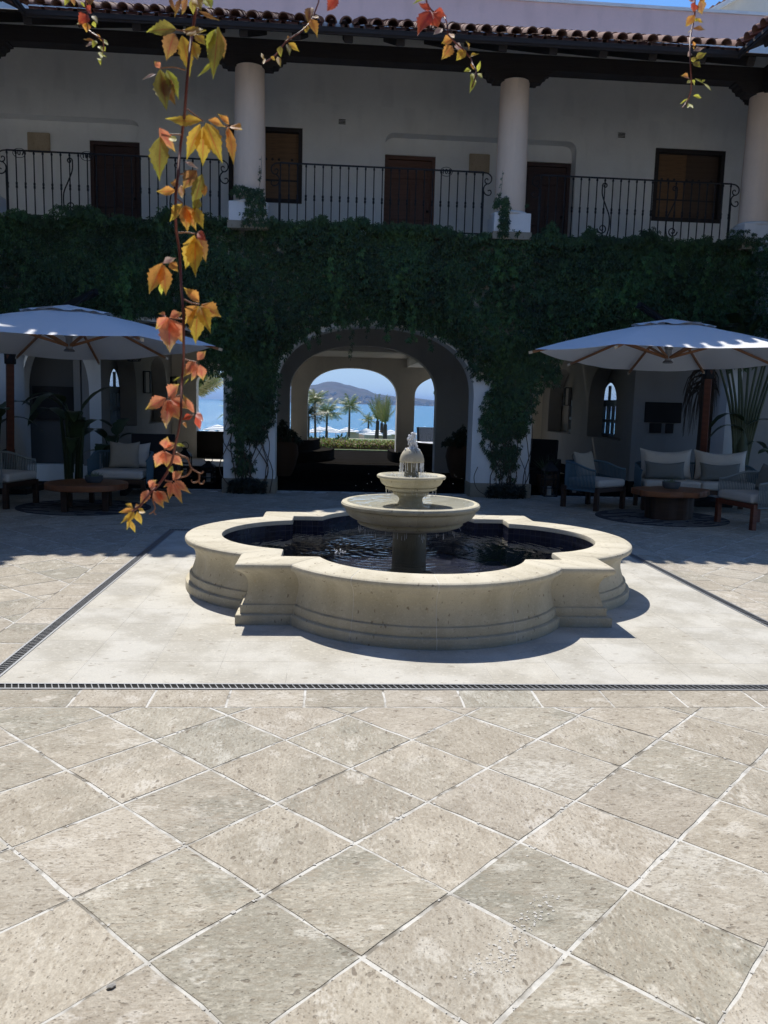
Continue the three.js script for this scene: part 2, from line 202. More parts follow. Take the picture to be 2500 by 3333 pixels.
// a worn stone with a chipped, chamfered edge; uv in metres with a per-stone shift and turn
function stone(p, gap, jit, y = 0, ch = 0.005) {
  const world = ch < 0.002;
  if (area(p) < 0) p = p.slice().reverse(); const n = p.length, cx = p.reduce((s, q) => s + q[0], 0) / n, cz = p.reduce((s, q) => s + q[1], 0) / n, ins = [];
  for (let i = 0; i < n; i++) { const a = p[(i + n - 1) % n], b = p[i], c = p[(i + 1) % n]; const e1 = [b[0] - a[0], b[1] - a[1]], e2 = [c[0] - b[0], c[1] - b[1]], l1 = Math.hypot(...e1) || 1, l2 = Math.hypot(...e2) || 1, n1 = [-e1[1] / l1, e1[0] / l1], n2 = [-e2[1] / l2, e2[0] / l2], d = 1 + n1[0] * n2[0] + n1[1] * n2[1]; const k = gap / 2 / Math.max(0.3, d); ins.push([b[0] + (n1[0] + n2[0]) * k, b[1] + (n1[1] + n2[1]) * k]); }
  const rim = []; for (let i = 0; i < n; i++) { const a = ins[i], b = ins[(i + 1) % n], L = Math.hypot(b[0] - a[0], b[1] - a[1]), m = L > 0.2 ? 5 : L > 0.08 ? 2 : 1; for (let k = 0; k < m; k++) { const t = (k + (k ? rr(-0.2, 0.2) : 0)) / m, j = k ? rr(0, jit) : rr(0.2, 1) * jit; const q = [a[0] + (b[0] - a[0]) * t, a[1] + (b[1] - a[1]) * t], dl = Math.hypot(cx - q[0], cz - q[1]); rim.push([q[0] + (cx - q[0]) / dl * j, q[1] + (cz - q[1]) / dl * j]); } }
  const fl = ch < 0.002 ? 0 : 1, h = y + fl * rr(0.0002, 0.0014), th = world ? 0 : Math.floor(rr(0, 4)) * Math.PI / 2, ou = world ? cx + rr(-0.02, 0.02) : rr(0, 5), ov = world ? cz : rr(0, 5), pos = [], uv = [], put = (x, yy, z) => { pos.push(x, yy, z); const dx = x - cx, dz = z - cz; uv.push(ou + dx * Math.cos(th) - dz * Math.sin(th), ov + dx * Math.sin(th) + dz * Math.cos(th) + (yy - h)); };
  const tilt = [fl * rr(-0.0022, 0.0022), fl * rr(-0.0022, 0.0022)], Y = (x, z) => h + (x - cx) * tilt[0] + (z - cz) * tilt[1];
  for (let i = 0; i < rim.length; i++) { const a = rim[i], b = rim[(i + 1) % rim.length], ai = [a[0] + (cx - a[0]) * ch * 2.5, a[1] + (cz - a[1]) * ch * 2.5], bi = [b[0] + (cx - b[0]) * ch * 2.5, b[1] + (cz - b[1]) * ch * 2.5];
    put(cx, Y(cx, cz), cz); put(bi[0], Y(...bi), bi[1]); put(ai[0], Y(...ai), ai[1]);
    put(ai[0], Y(...ai), ai[1]); put(bi[0], Y(...bi), bi[1]); put(b[0], y - 0.004, b[1]); put(ai[0], Y(...ai), ai[1]); put(b[0], y - 0.004, b[1]); put(a[0], y - 0.004, a[1]); }
  const g = new THREE.BufferGeometry(); g.setAttribute('position', new THREE.Float32BufferAttribute(pos, 3)); g.setAttribute('uv', new THREE.Float32BufferAttribute(uv, 2)); g.computeVertexNormals(); return g;
}
function inView(x, z, m = 40) { const v = V3(x, 0, z).sub(EYE), d = v.dot(fwd); if (d < 0.5) return false; const px = PW / 2 + F * v.dot(camR) / d, py = PH / 2 - F * v.dot(camU) / d; return px > -m * 10 && px < PW + m * 10 && py < PH + m * 10; }
{
  const lists = { paving_stone: [], border_stone: [], pale_slab: [] };
  const B = 0.26, O = { x0: SQ.x0 - DW, x1: SQ.x1 + DW, z0: SQ.z0 - DW, z1: SQ.z1 + DW }, Q = { x0: O.x0 - B, x1: O.x1 + B, z0: O.z0 - B, z1: O.z1 + B };
  const addS = (list, p, gap, jit, ms) => { if (Math.abs(area(p)) < 0.004) return; const cx = p.reduce((s, q) => s + q[0], 0) / p.length, cz = p.reduce((s, q) => s + q[1], 0) / p.length; lists[list].push({ p, gap, jit, m: Math.floor(Math.pow(rnd(), 1.25) * ms.length * 0.999), ms, d: Math.hypot(cx, cz), see: inView(cx, cz) && cz > -13.7 }); };
  for (let k = -46; k < 50; k++) for (let m = -40; m < 26; m++) {
    if ((k + m) % 2 === 0) continue; const cx = 0.12 + 0.305 * k, cz = -2.75 + 0.305 * m; if (cz < -14.2 || cz > 3 || cx < -8 || cx > 10) continue;
    const p = [[cx, cz - 0.305], [cx + 0.305, cz], [cx, cz + 0.305], [cx - 0.305, cz]];
    const a = clipPoly(p, q => q[1] - Q.z1), mid = clipPoly(clipPoly(p, q => Q.z1 - q[1]), q => q[1] - Q.z0), z = clipPoly(p, q => Q.z0 - q[1]);
    for (const q of [a, z, clipPoly(mid, q => Q.x0 - q[0]), clipPoly(mid, q => q[0] - Q.x1)]) if (q.length > 2) addS('paving_stone', q, rr(0.001, 0.008), 0.0075, M.paver);
  }
  const strip = (x0, x1, z0, z1, along) => { const L = along ? x1 - x0 : z1 - z0, n = Math.round(L / 0.43); let t = 0; for (let i = 0; i < n; i++) { const e = i === n - 1 ? 1 : Math.min(1, (i + 1) / n + rr(-0.004, 0.004)); addS('border_stone', along ? [[x0 + L * t, z0], [x0 + L * e, z0], [x0 + L * e, z1], [x0 + L * t, z1]] : [[x0, z0 + L * t], [x1, z0 + L * t], [x1, z0 + L * e], [x0, z0 + L * e]], 0.004, 0.006, M.paver); t = e; } };
  strip(Q.x0, Q.x1, O.z1, Q.z1, 1); strip(Q.x0, Q.x1, Q.z0, O.z0, 1); strip(Q.x0, O.x0, O.z0, O.z1, 0); strip(O.x1, Q.x1, O.z0, O.z1, 0);
  for (let i = -6; i < 9; i++) for (let j = -13; j < 3; j++) { const x0 = Math.max(SQ.x0, 0.18 + 0.405 * i), x1 = Math.min(SQ.x1, 0.18 + 0.405 * (i + 1)), z0 = Math.max(SQ.z0, -4.83 + 0.42 * j), z1 = Math.min(SQ.z1, -4.83 + 0.42 * (j + 1)); if (x1 - x0 > 0.03 && z1 - z0 > 0.03 && Math.hypot((x0 + x1) / 2 - FX, (z0 + z1) / 2 - FZ) > 1.15) addS('pale_slab', [[x0, z0], [x1, z0], [x1, z1], [x0, z1]], 0.0006, 0.0002, M.slab); }
  for (const [name, l] of Object.entries(lists)) {
    l.sort((a, b) => (b.see - a.see) || a.d - b.d); const rest = new Map();
    l.forEach((s, i) => { const g = stone(s.p, s.gap, s.jit, 0, name === 'pale_slab' ? 0.001 : 0.004); if (i < 298 && s.see) part(pave, name, g, s.ms[s.m]); else { const k = s.ms[s.m]; rest.has(k) || rest.set(k, []); rest.get(k).push(g); } });
    for (const [k, gs] of rest) part(pave, `far_${name}s`, gs, k).userData.kind = 'stuff';
  }
}
{ // crumbs and smears of old mortar along the joints and across a few stones
  const g = [], blob = (x, z, r) => { const n = 7, pos = [], uv = [], q = []; for (let i = 0; i <= n; i++) { const a = (i % n) / n * 6.2832, k = r * (i === n ? q[0][2] : rr(0.45, 1)); q.push([x + k * r / r * Math.cos(a), z + k * Math.sin(a), k / r]); } for (let i = 0; i < n; i++) { for (const [a, b, y] of [[x, z, 0.0023], [q[i + 1][0], q[i + 1][1], 0.0017], [q[i][0], q[i][1], 0.0017]]) { pos.push(a, y, b); uv.push(a, b); } } const o = new THREE.BufferGeometry(); o.setAttribute('position', new THREE.Float32BufferAttribute(pos, 3)); o.setAttribute('uv', new THREE.Float32BufferAttribute(uv, 2)); o.computeVertexNormals(); g.push(o); };
  for (let i = 0; i < 520; i++) { const k = Math.round(rr(-6, 9)), m = Math.round(rr(-4, 4)), t = rr(0, 1), s = rnd() < 0.5 ? 1 : -1, kk = (k + m) % 2 ? k + 1 : k, x = 0.12 + 0.305 * (kk + t), z = -2.75 + 0.305 * (m + s * t); if (z > -4.0 && z < -1.3) blob(x + rr(-0.008, 0.008), z + rr(-0.008, 0.008), rr(0.002, 0.008) * (rnd() < 0.08 ? 1.8 : 1)); }
  for (const [x0, y0, x1, y1, n] of [[1790, 2915, 1510, 3190, 150], [1740, 2980, 1630, 3170, 90], [1690, 2740, 1740, 2790, 16], [980, 2395, 1040, 2420, 14], [1760, 2620, 1850, 2560, 16]]) for (let i = 0; i < n; i++) { const t = rnd(), p = onY(x0 + (x1 - x0) * t + (rr(-1, 1) + rr(-1, 1)) * 26, y0 + (y1 - y0) * t + rr(-14, 14)); blob(p.x, p.z, 0.0012 + 0.006 * Math.pow(rnd(), 2)); }
  part(pave, 'mortar_crumbs', g, M.smear).userData.kind = 'stuff';
}
// slotted drains round the pale square
function drain(label, a, b) {
  const along = Math.abs(b[0] - a[0]) > Math.abs(b[1] - a[1]), o = thing('drain_channel', label, 'drain', [0, 0, 0], 0, 'slotted drains round the pale square'), L = along ? b[0] - a[0] : b[1] - a[1], bars = [], w = DW;
  const R = (u0, u1, v0, v1, y0, y1) => along ? box(a[0] + u0, a[0] + u1, y0, y1, a[1] + v0, a[1] + v1) : box(a[0] + v0, a[0] + v1, y0, y1, a[1] + u0, a[1] + u1);
  part(o, 'rail', [R(0, L, 0, 0.013, -0.01, 0.005)], M.steel); part(o, 'rail', [R(0, L, w - 0.013, w, -0.01, 0.005)], M.steel); part(o, 'channel', [R(0, L, 0.013, w - 0.013, -0.012, -0.0005)], M.drain);
  for (let u = 0.03; u < L - 0.01; u += 0.036) { const x0 = along ? a[0] + u - 0.012 : a[0] + w - 0.014, x1 = along ? a[0] + u + 0.012 : a[0] + 0.014; bars.push(along ? bar([x0, 0.001, a[1] + 0.014], [x1, 0.001, a[1] + w - 0.014], 0.005, 0.006) : bar([x0, 0.001, a[1] + u - 0.012], [x1, 0.001, a[1] + u + 0.012], 0.005, 0.006)); }
  part(o, 'grate', bars, M.steel).userData.kind = 'stuff'; return o;
}
drain('long steel slotted drain across the pavement in front of the fountain', [SQ.x0 - DW, SQ.z1], [SQ.x1 + DW, SQ.z1]);
drain('steel slotted drain running away along the left of the fountain square', [SQ.x0 - DW, SQ.z0], [SQ.x0 - DW, SQ.z1]);
drain('steel slotted drain running away along the right of the fountain square', [SQ.x1, SQ.z0], [SQ.x1, SQ.z1]);
drain('steel slotted drain in the shade behind the fountain', [SQ.x0 - DW, SQ.z0 - DW], [SQ.x1 + DW, SQ.z0 - DW]);

// ================================================================ THE FOUNTAIN
const RIM = 0.448, WL = 0.325;
// barbed quatrefoil: a square whose sides each swell into an arc; d shifts it outwards
function quatre(d, nArc = 28, nFlat = 4) {
  const A = 1.38 + d, R = 1.127 + d, c = 0.825, hc = Math.sqrt(R * R - (A - c) ** 2), th = Math.asin(hc / R), out = [];
  for (let s = 0; s < 4; s++) { const a = s * Math.PI / 2, cs = Math.cos(a), sn = Math.sin(a), put = (u, v, t) => out.push([u * cs + v * sn, -u * sn + v * cs, t]);   // v outwards
    for (let i = 0; i < nFlat; i++) put(-A + (A - hc) * i / nFlat, A, 0); for (let i = 0; i <= nArc; i++) { const q = -th + 2 * th * i / nArc; put(R * Math.sin(q), c + R * Math.cos(q), 1); } for (let i = 1; i < nFlat; i++) put(hc + (A - hc) * i / nFlat, A, 0); }
  return out;
}
function sweep(profile, i0, i1, nArc = 28, nFlat = 4, shrink = 0) {
  const rings = profile.map(([d, y]) => quatre(d, nArc, nFlat).map(p => V3(p[0], y, p[1]))), N = rings[0].length, pos = [], uv = []; let per = [0]; const ref = rings[0]; for (let i = 1; i <= N + 60; i++) per.push(per[i - 1] + ref[i % N].distanceTo(ref[(i - 1) % N]));
  const al = [0]; for (let k = 1; k < profile.length; k++) al.push(al[k - 1] + Math.hypot(profile[k][0] - profile[k - 1][0], profile[k][1] - profile[k - 1][1]));
  for (let i = i0; i < i1; i++) for (let k = 0; k + 1 < rings.length; k++) { const a = rings[k][i % N].clone(), b = rings[k][(i + 1) % N].clone(), c = rings[k + 1][(i + 1) % N].clone(), d = rings[k + 1][i % N].clone();
    if (shrink) { if (i === i0) { a.lerp(b, shrink / a.distanceTo(b)); d.lerp(c, shrink / d.distanceTo(c)); } if (i === i1 - 1) { b.lerp(a, shrink / a.distanceTo(b)); c.lerp(d, shrink / c.distanceTo(d)); } }
    for (const [v, u, w] of [[a, per[i], al[k]], [b, per[i + 1], al[k]], [c, per[i + 1], al[k + 1]], [a, per[i], al[k]], [c, per[i + 1], al[k + 1]], [d, per[i], al[k + 1]]]) { pos.push(v.x, v.y, v.z); uv.push(u, w); } }
  const g = new THREE.BufferGeometry(); g.setAttribute('position', new THREE.Float32BufferAttribute(pos, 3)); g.setAttribute('uv', new THREE.Float32BufferAttribute(uv, 2)); return toCreasedNormals(g, 0.5);
}
{
  const f = thing('fountain', 'pale carved stone tiered fountain with quatrefoil basin in the courtyard', 'fountain', [FX, 0, FZ]);
  const prof = [[0, -0.004], [0, 0.064], [-0.003, 0.070], [-0.008, 0.073], [-0.033, 0.075], [-0.034, 0.130], [-0.037, 0.137], [-0.043, 0.140], [-0.056, 0.142], [-0.060, 0.160], [-0.072, 0.195], [-0.083, 0.235], [-0.087, 0.275], [-0.082, 0.315], [-0.066, 0.350], [-0.040, 0.377], [-0.016, 0.391], [-0.006, 0.397], [0.002, 0.410], [0.003, 0.424], [-0.002, 0.437], [-0.012, 0.445], [-0.026, RIM], [-0.15, RIM], [-0.296, RIM], [-0.306, 0.444], [-0.309, 0.434], [-0.309, 0.405]];
  const nArc = 28, nFlat = 4, side = nFlat * 2 + nArc, q = nArc / 4;
  for (let s = 0; s < 4; s++) for (const [i0, i1] of [[nFlat, nFlat + q], [nFlat + q, nFlat + 2 * q], [nFlat + 2 * q, nFlat + 3 * q], [nFlat + 3 * q, nFlat + nArc], [nFlat + nArc, side + nFlat]]) part(f, 'stone_block', sweep(prof, s * side + i0, s * side + i1, nArc, nFlat, 0.0028), M.cant);
  part(f, 'mortar', sweep(prof.map(([d, y], i) => i < 22 ? [d - 0.0016, y] : [d - 0.0016 + (i > 24 ? 0.0032 : 0), y - 0.0016]), 0, 4 * side), M.joint);
  // navy mosaic lining: basin wall and bottom
  const tileT = makeTex(512, 0.55, (u, v) => { const n = 10, x = (u * n) % 1, y = (v * n) % 1, e = Math.min(x, 1 - x, y, 1 - y), k = Math.sin(Math.floor(u * n) * 12.99 + Math.floor(v * n) * 78.2) * 43758.5, t = 0.75 + 0.5 * (k - Math.floor(k)), jt = sstep(0.03, 0.06, e); return [0.012 * t * jt + 0.035 * (1 - jt), 0.014 * t * jt + 0.036 * (1 - jt), 0.034 * t * jt + 0.05 * (1 - jt), jt]; });
  const mosaic = mat({ map: tileT.map, bumpMap: tileT.bump, bumpScale: 0.002, roughness: 0.25 });
  part(f, 'lining', sweep([[-0.311, 0.404], [-0.311, 0.02]], 0, 4 * side), mosaic).material.side = THREE.DoubleSide;
  part(f, 'basin_floor', extr(poly(quatre(-0.309).map(p => [p[0], -p[1]])), 0.0, 0.012).rotateX(-Math.PI / 2), mosaic);
  part(f, 'pedestal', lathe([[0.22, 0.01], [0.22, 0.1], [0.155, 0.13], [0.15, 0.2], [0.15, 0.47], [0.16, 0.485], [0.001, 0.486]]), M.cantWetShade);
  part(f, 'lower_bowl', lathe([[0.001, 0.474], [0.36, 0.474], [0.40, 0.482], [0.43, 0.497], [0.455, 0.505], [0.468, 0.520], [0.462, 0.535], [0.45, 0.545], [0.50, 0.558], [0.54, 0.582], [0.567, 0.615], [0.577, 0.645], [0.577, 0.664], [0.568, 0.668], [0.602, 0.674], [0.612, 0.688], [0.614, 0.704], [0.606, 0.720], [0.588, 0.729], [0.565, 0.728], [0.545, 0.716], [0.5, 0.702], [0.3, 0.69], [0.001, 0.69]], 96).scale(1, 0.9, 1).translate(0, 0.091, 0), M.cantBowl);
  part(f, 'upper_stem', lathe([[0.13, 0.70], [0.108, 0.742], [0.102, 0.762], [0.108, 0.782], [0.130, 0.802], [0.150, 0.810], [0.153, 0.818], [0.001, 0.82]], 64), M.cantBowl);
  part(f, 'upper_bowl', lathe([[0.001, 0.808], [0.150, 0.808], [0.157, 0.814], [0.158, 0.832], [0.149, 0.834], [0.17, 0.841], [0.20, 0.853], [0.226, 0.857], [0.228, 0.877], [0.213, 0.879], [0.238, 0.888], [0.26, 0.904], [0.274, 0.928], [0.278, 0.946], [0.296, 0.952], [0.304, 0.963], [0.303, 0.975], [0.293, 0.983], [0.275, 0.983], [0.255, 0.97], [0.2, 0.955], [0.001, 0.952]], 72), M.cantBowl);
  part(f, 'finial_stem', lathe([[0.075, 0.95], [0.066, 0.97], [0.062, 1.02], [0.06, 1.09], [0.001, 1.10]], 32), M.cantWetShade);
  part(f, 'finial_dome', lathe([[0.001, 1.098], [0.06, 1.098], [0.085, 1.094], [0.104, 1.094], [0.108, 1.102], [0.106, 1.125], [0.098, 1.155], [0.08, 1.188], [0.052, 1.212], [0.02, 1.222], [0.001, 1.223]], 40), M.cant);
}
const waterMat = mat({ color: [0.93, 0.96, 1], roughness: 0.02, transmission: 1, thickness: 0, ior: 1.33 });
const ripple = (x, z) => { const r = Math.hypot(x, z), a = Math.atan2(z, x); const w = fbm(nC, x * 2.2 + 60, z * 2.2 + 60, 256, 3) * 14, am = fbm(nD, x * 2.6 + 30, z * 3.4 + 30, 256, 3); let h = 0.005 * (am - 0.25) * Math.sin(r * 70 + w) + 0.0025 * (1 - am) * Math.sin(r * 118 - w * 1.7 + a * 2); h += 0.003 * (fbm(nA, x * 6 + 40, z * 11 + 40, 256, 3) - 0.5) + 0.005 * (fbm(nB, x * 16 + 40, z * 22 + 40, 512, 2) - 0.5); return h * 0.55; };
{
  const ring = quatre(-0.3095, 40, 8), N = ring.length, K = 90, pos = [], idx = [];
  for (let k = 0; k <= K; k++) for (let i = 0; i < N; i++) { const t = 0.07 + 0.93 * k / K, x = ring[i][0] * t, z = ring[i][1] * t; pos.push(x, ripple(x, z), z); }
  for (let k = 0; k < K; k++) for (let i = 0; i < N; i++) { const a = k * N + i, b = k * N + (i + 1) % N; idx.push(a, a + N, b, b, a + N, b + N); }
  const g = new THREE.BufferGeometry(); g.setAttribute('position', new THREE.Float32BufferAttribute(pos, 3)); g.setIndex(idx); g.computeVertexNormals();
  const w = part(scene, 'water', g, waterMat); w.position.set(FX, WL, FZ); w.userData.kind = 'structure';
}
const foam = mat({ color: [0.97, 0.98, 1], roughness: 0.25, transmission: 0.22, thickness: 0, ior: 1.33 });
{ // jet, rivulets, splashes
  const j = thing('water_jet', 'white bubbling water jet on top of the fountain dome', 'water jet', [FX, 1.215, FZ]), g = [];
  for (let i = 0; i < 210; i++) { const t = i / 210, y = 0.135 * t, r = (0.016 + 0.024 * Math.sin(t * 2.8 + 0.2)) * Math.sqrt(rnd()) * rr(0.6, 1.4), a = rr(0, 6.28); g.push(mv(new THREE.IcosahedronGeometry(rr(0.003, 0.009), 1), Math.cos(a) * r + 0.009 * Math.sin(t * 8), y, Math.sin(a) * r, rr(0, 3), 0, 0, [1, rr(1, 1.8), 1])); }
  for (let i = 0; i < 46; i++) { const a = rr(0, 6.28), r = rr(0.02, 0.075); g.push(mv(new THREE.IcosahedronGeometry(rr(0.003, 0.009), 1), Math.cos(a) * r, 0.006 - r * r * 5.2 + rr(0, 0.008), Math.sin(a) * r, 0, 0, 0, [1.2, 0.7, 1.2])); }
  part(j, 'jet', g, foam);
  const d = []; for (let i = 0; i < 60; i++) { const a = rr(0, 6.28), l = rr(0.02, 0.09), x = Math.cos(a) * 0.104, z = Math.sin(a) * 0.104; d.push(mv(new THREE.CylinderGeometry(0.0016, 0.0028, l, 5), x, -0.122 - l / 2, z)); for (let k = 0; k < 3; k++) d.push(mv(new THREE.IcosahedronGeometry(rr(0.002, 0.004), 0), x + rr(-0.006, 0.006), -0.122 - l - rr(0, 0.05), z + rr(-0.006, 0.006))); }
  part(j, 'drips', d, foam);
  const s = []; for (let i = 0; i < 150; i++) { const a = rr(0, 6.28), r = rr(0.09, 0.24); s.push(mv(new THREE.IcosahedronGeometry(rr(0.002, 0.0055), 0), Math.cos(a) * r, -0.245 + Math.abs(rr(-1, 1)) * 0.02, Math.sin(a) * r, 0, 0, 0, [1, 0.8, 1])); }
  for (let i = 0; i < 60; i++) { const a = rr(0, 6.28), r = rr(0.2, 0.52); s.push(mv(new THREE.IcosahedronGeometry(rr(0.0015, 0.004), 0), Math.cos(a) * r, -0.49 - 0.02 * rnd(), Math.sin(a) * r)); }
  for (let i = 0; i < 50; i++) { const a = rr(0, 6.28), r = rr(0.25, 0.6); s.push(mv(new THREE.IcosahedronGeometry(rr(0.001, 0.0028), 0), Math.cos(a) * r, rr(-0.5, -0.2), Math.sin(a) * r)); }
  for (let i = 0; i < 22; i++) s.push(mv(new THREE.IcosahedronGeometry(rr(0.003, 0.008), 0), -0.62 + rr(-0.05, 0.05), WL - 1.215 + rr(0, 0.03), 0.28 + rr(-0.05, 0.05)));
  for (let i = 0; i < 110; i++) { const a = rr(0, 6.28), l = rr(0.01, 0.055), up = rnd() < 0.4, r = up ? 0.222 : 0.455, y = up ? 0.862 : 0.535; s.push(mv(new THREE.CylinderGeometry(0.001, 0.0018, l, 4), Math.cos(a) * r, y - 1.215 - l / 2 - rr(0, 0.03), Math.sin(a) * r)); }
  part(j, 'splashes', s, foam).userData.kind = 'stuff';
  const film = (r0, r1, y, name) => { const pos = [], idx = [], n = 72, K = 14; for (let k = 0; k <= K; k++) for (let i = 0; i < n; i++) { const r = r0 + (r1 - r0) * k / K, a = i / n * 6.283, x = r * Math.cos(a), z = r * Math.sin(a); pos.push(x, y - 1.215 + 0.004 * (fbm(nB, x * 40 + 60, z * 40 + 60, 512, 2) - 0.5), z); } for (let k = 0; k < K; k++) for (let i = 0; i < n; i++) { const a = k * n + i, b = k * n + (i + 1) % n; idx.push(a, b, a + n, b, b + n, a + n); } const q = new THREE.BufferGeometry(); q.setAttribute('position', new THREE.Float32BufferAttribute(pos, 3)); q.setIndex(idx); q.computeVertexNormals(); part(j, name, q, waterMat); };
  film(0.07, 0.262, 0.972, 'upper_water'); film(0.105, 0.56, 0.745, 'lower_water');
}
// ================================================================ THE BUILDING
const BZ = -14.0, GZ = -16.2, NZ = -16.5, X0 = -5.7, X1 = 7.3, COLS = [-1.38, 2.98, 7.27];
const arcH = (x, cx, hw, spring, rise) => { const t = Math.abs(x - cx) / hw; return t >= 1 ? 0 : spring + rise * Math.pow(1 - Math.pow(t, 2.3), 1 / 2.3); };
const ARC = { cx: 0.785, hw: 1.715, spring: 1.75, rise: 1.15 }, ARL = { cx: -3.55, hw: 1.74, spring: 2.05, rise: 0.83 }, ARR = { cx: 5.30, hw: 1.75, spring: 2.05, rise: 0.83 };
const arcY = (x, a) => arcH(x, a.cx, a.hw, a.spring, a.rise);
function arcPts(a, n = 36, y0 = 0) { const o = [[a.cx - a.hw, y0]]; for (let i = 0; i <= n; i++) { const x = a.cx + a.hw * -Math.cos(i / n * Math.PI); o.push([x, i === 0 || i === n ? a.spring : arcY(x, a)]); } o.push([a.cx + a.hw, y0]); return o; }
const hotel = thing('courtyard_building', 'white two storey courtyard building with upper gallery, arches and clay tile eaves', 'building');
{
  const H = hotel, W = M.white;
  // front arcade with its three arches, and the deep middle vault
  const outline = [[X0, 0], ...arcPts(ARL), ...arcPts(ARC), ...arcPts(ARR), [X1, 0], [X1, 4.30], [X0, 4.30]];
  part(H, 'arcade_wall', extr(poly(outline), -14.5, BZ), W);
  part(H, 'inner_arch_wall', extr(poly([[-2.0, 0], ...arcPts(ARC), [3.75, 0], [3.75, 3.69], [-2.0, 3.69]]), -19.3, -18.9), M.vaultP);
  for (const [a, b] of [[-1.83, -0.91], [2.49, 3.58]]) part(H, 'pillar_base', rbox(a, b, 0, 0.25, -14.52, -13.93, 0.012), M.stoneBase);
  // gallery floor, ceilings
  part(H, 'gallery_floor', [box(X0, X1, 4.302, 4.39, GZ - 0.35, -13.98)], M.paleDeck);
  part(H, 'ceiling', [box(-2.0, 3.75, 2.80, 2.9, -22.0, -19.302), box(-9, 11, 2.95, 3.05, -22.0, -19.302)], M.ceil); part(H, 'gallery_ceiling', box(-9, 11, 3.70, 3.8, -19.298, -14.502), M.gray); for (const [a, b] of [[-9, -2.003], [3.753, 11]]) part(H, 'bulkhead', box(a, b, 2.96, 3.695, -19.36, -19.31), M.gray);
  part(H, 'ceiling_beam', box(2.06, 2.6, 2.58, 2.798, -22.0, -19.31), W);
  // back wall towards the sea
  const hole = (a) => { const h = new THREE.Path(); arcPts(a, 30, a.y0 || 0).forEach((p, i) => i ? h.lineTo(...p) : h.moveTo(...p)); return h; };
  const back = poly([[-9, 0], ...arcPts({ cx: -2.3, hw: 1.26, spring: 2.0, rise: 0.42 }), ...arcPts({ cx: 0.62, hw: 1.21, spring: 1.72, rise: 0.80 }), ...arcPts({ cx: 3.45, hw: 1.14, spring: 1.8, rise: 0.6 }), [11, 0], [11, 2.949], [-9, 2.949]]);
  back.holes.push(hole({ cx: -5.5, hw: 0.5, spring: 2.0, rise: 0.4, y0: 0.9 })); back.holes.push(hole({ cx: 7.62, hw: 0.55, spring: 2.0, rise: 0.4, y0: 0.9 })); back.holes.push(hole({ cx: 9.2, hw: 0.55, spring: 2.0, rise: 0.4, y0: 0.9 }));
  part(H, 'sea_wall', extr(back, -22.4, -22.0), M.cream);
  part(H, 'low_wall', box(-3.56, -1.05, 0, 0.72, -22.35, -22.05), M.lavaStone);
  // side walls of the covered terrace, each with two arched recesses
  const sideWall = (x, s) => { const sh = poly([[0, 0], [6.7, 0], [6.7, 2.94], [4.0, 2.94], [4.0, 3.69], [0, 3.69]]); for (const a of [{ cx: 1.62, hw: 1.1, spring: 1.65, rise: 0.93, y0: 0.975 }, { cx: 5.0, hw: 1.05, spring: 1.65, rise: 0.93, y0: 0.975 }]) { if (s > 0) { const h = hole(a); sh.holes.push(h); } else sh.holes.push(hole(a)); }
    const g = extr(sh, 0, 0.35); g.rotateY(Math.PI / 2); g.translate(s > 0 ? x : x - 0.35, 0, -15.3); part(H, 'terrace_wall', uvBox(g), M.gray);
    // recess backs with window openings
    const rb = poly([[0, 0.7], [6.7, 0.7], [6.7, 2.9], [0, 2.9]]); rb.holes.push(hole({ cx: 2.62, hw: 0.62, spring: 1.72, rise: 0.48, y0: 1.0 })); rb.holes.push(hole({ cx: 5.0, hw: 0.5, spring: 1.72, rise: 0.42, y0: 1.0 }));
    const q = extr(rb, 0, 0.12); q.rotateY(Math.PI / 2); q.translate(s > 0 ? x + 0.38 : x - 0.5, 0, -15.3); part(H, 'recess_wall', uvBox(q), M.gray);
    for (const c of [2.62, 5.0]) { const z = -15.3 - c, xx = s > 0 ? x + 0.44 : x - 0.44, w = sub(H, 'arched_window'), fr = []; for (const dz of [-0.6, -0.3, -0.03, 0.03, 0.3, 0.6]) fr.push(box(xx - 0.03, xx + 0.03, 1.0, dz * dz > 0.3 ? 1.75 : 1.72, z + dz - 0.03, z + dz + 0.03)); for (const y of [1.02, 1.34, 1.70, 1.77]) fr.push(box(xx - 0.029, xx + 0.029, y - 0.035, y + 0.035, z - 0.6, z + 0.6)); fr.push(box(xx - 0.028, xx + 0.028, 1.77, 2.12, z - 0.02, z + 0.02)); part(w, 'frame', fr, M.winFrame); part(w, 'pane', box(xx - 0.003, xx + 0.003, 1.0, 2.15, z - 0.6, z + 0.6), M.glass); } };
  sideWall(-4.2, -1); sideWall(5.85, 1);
  // set-back front walls left and right of the terrace
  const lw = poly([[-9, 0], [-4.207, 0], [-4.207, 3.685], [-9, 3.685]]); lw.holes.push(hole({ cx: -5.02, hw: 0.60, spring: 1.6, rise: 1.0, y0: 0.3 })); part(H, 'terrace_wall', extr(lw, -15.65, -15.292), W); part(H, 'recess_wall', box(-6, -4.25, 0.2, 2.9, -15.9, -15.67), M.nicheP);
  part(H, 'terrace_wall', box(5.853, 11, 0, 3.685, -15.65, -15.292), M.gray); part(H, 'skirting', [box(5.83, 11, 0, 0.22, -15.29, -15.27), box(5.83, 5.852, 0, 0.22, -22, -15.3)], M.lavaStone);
  part(H, 'outer_wall', box(-9.2, -9, 0, 3.0, -23, -14), W); part(H, 'outer_wall', box(11, 11.2, 0, 3.0, -23, -14), W);
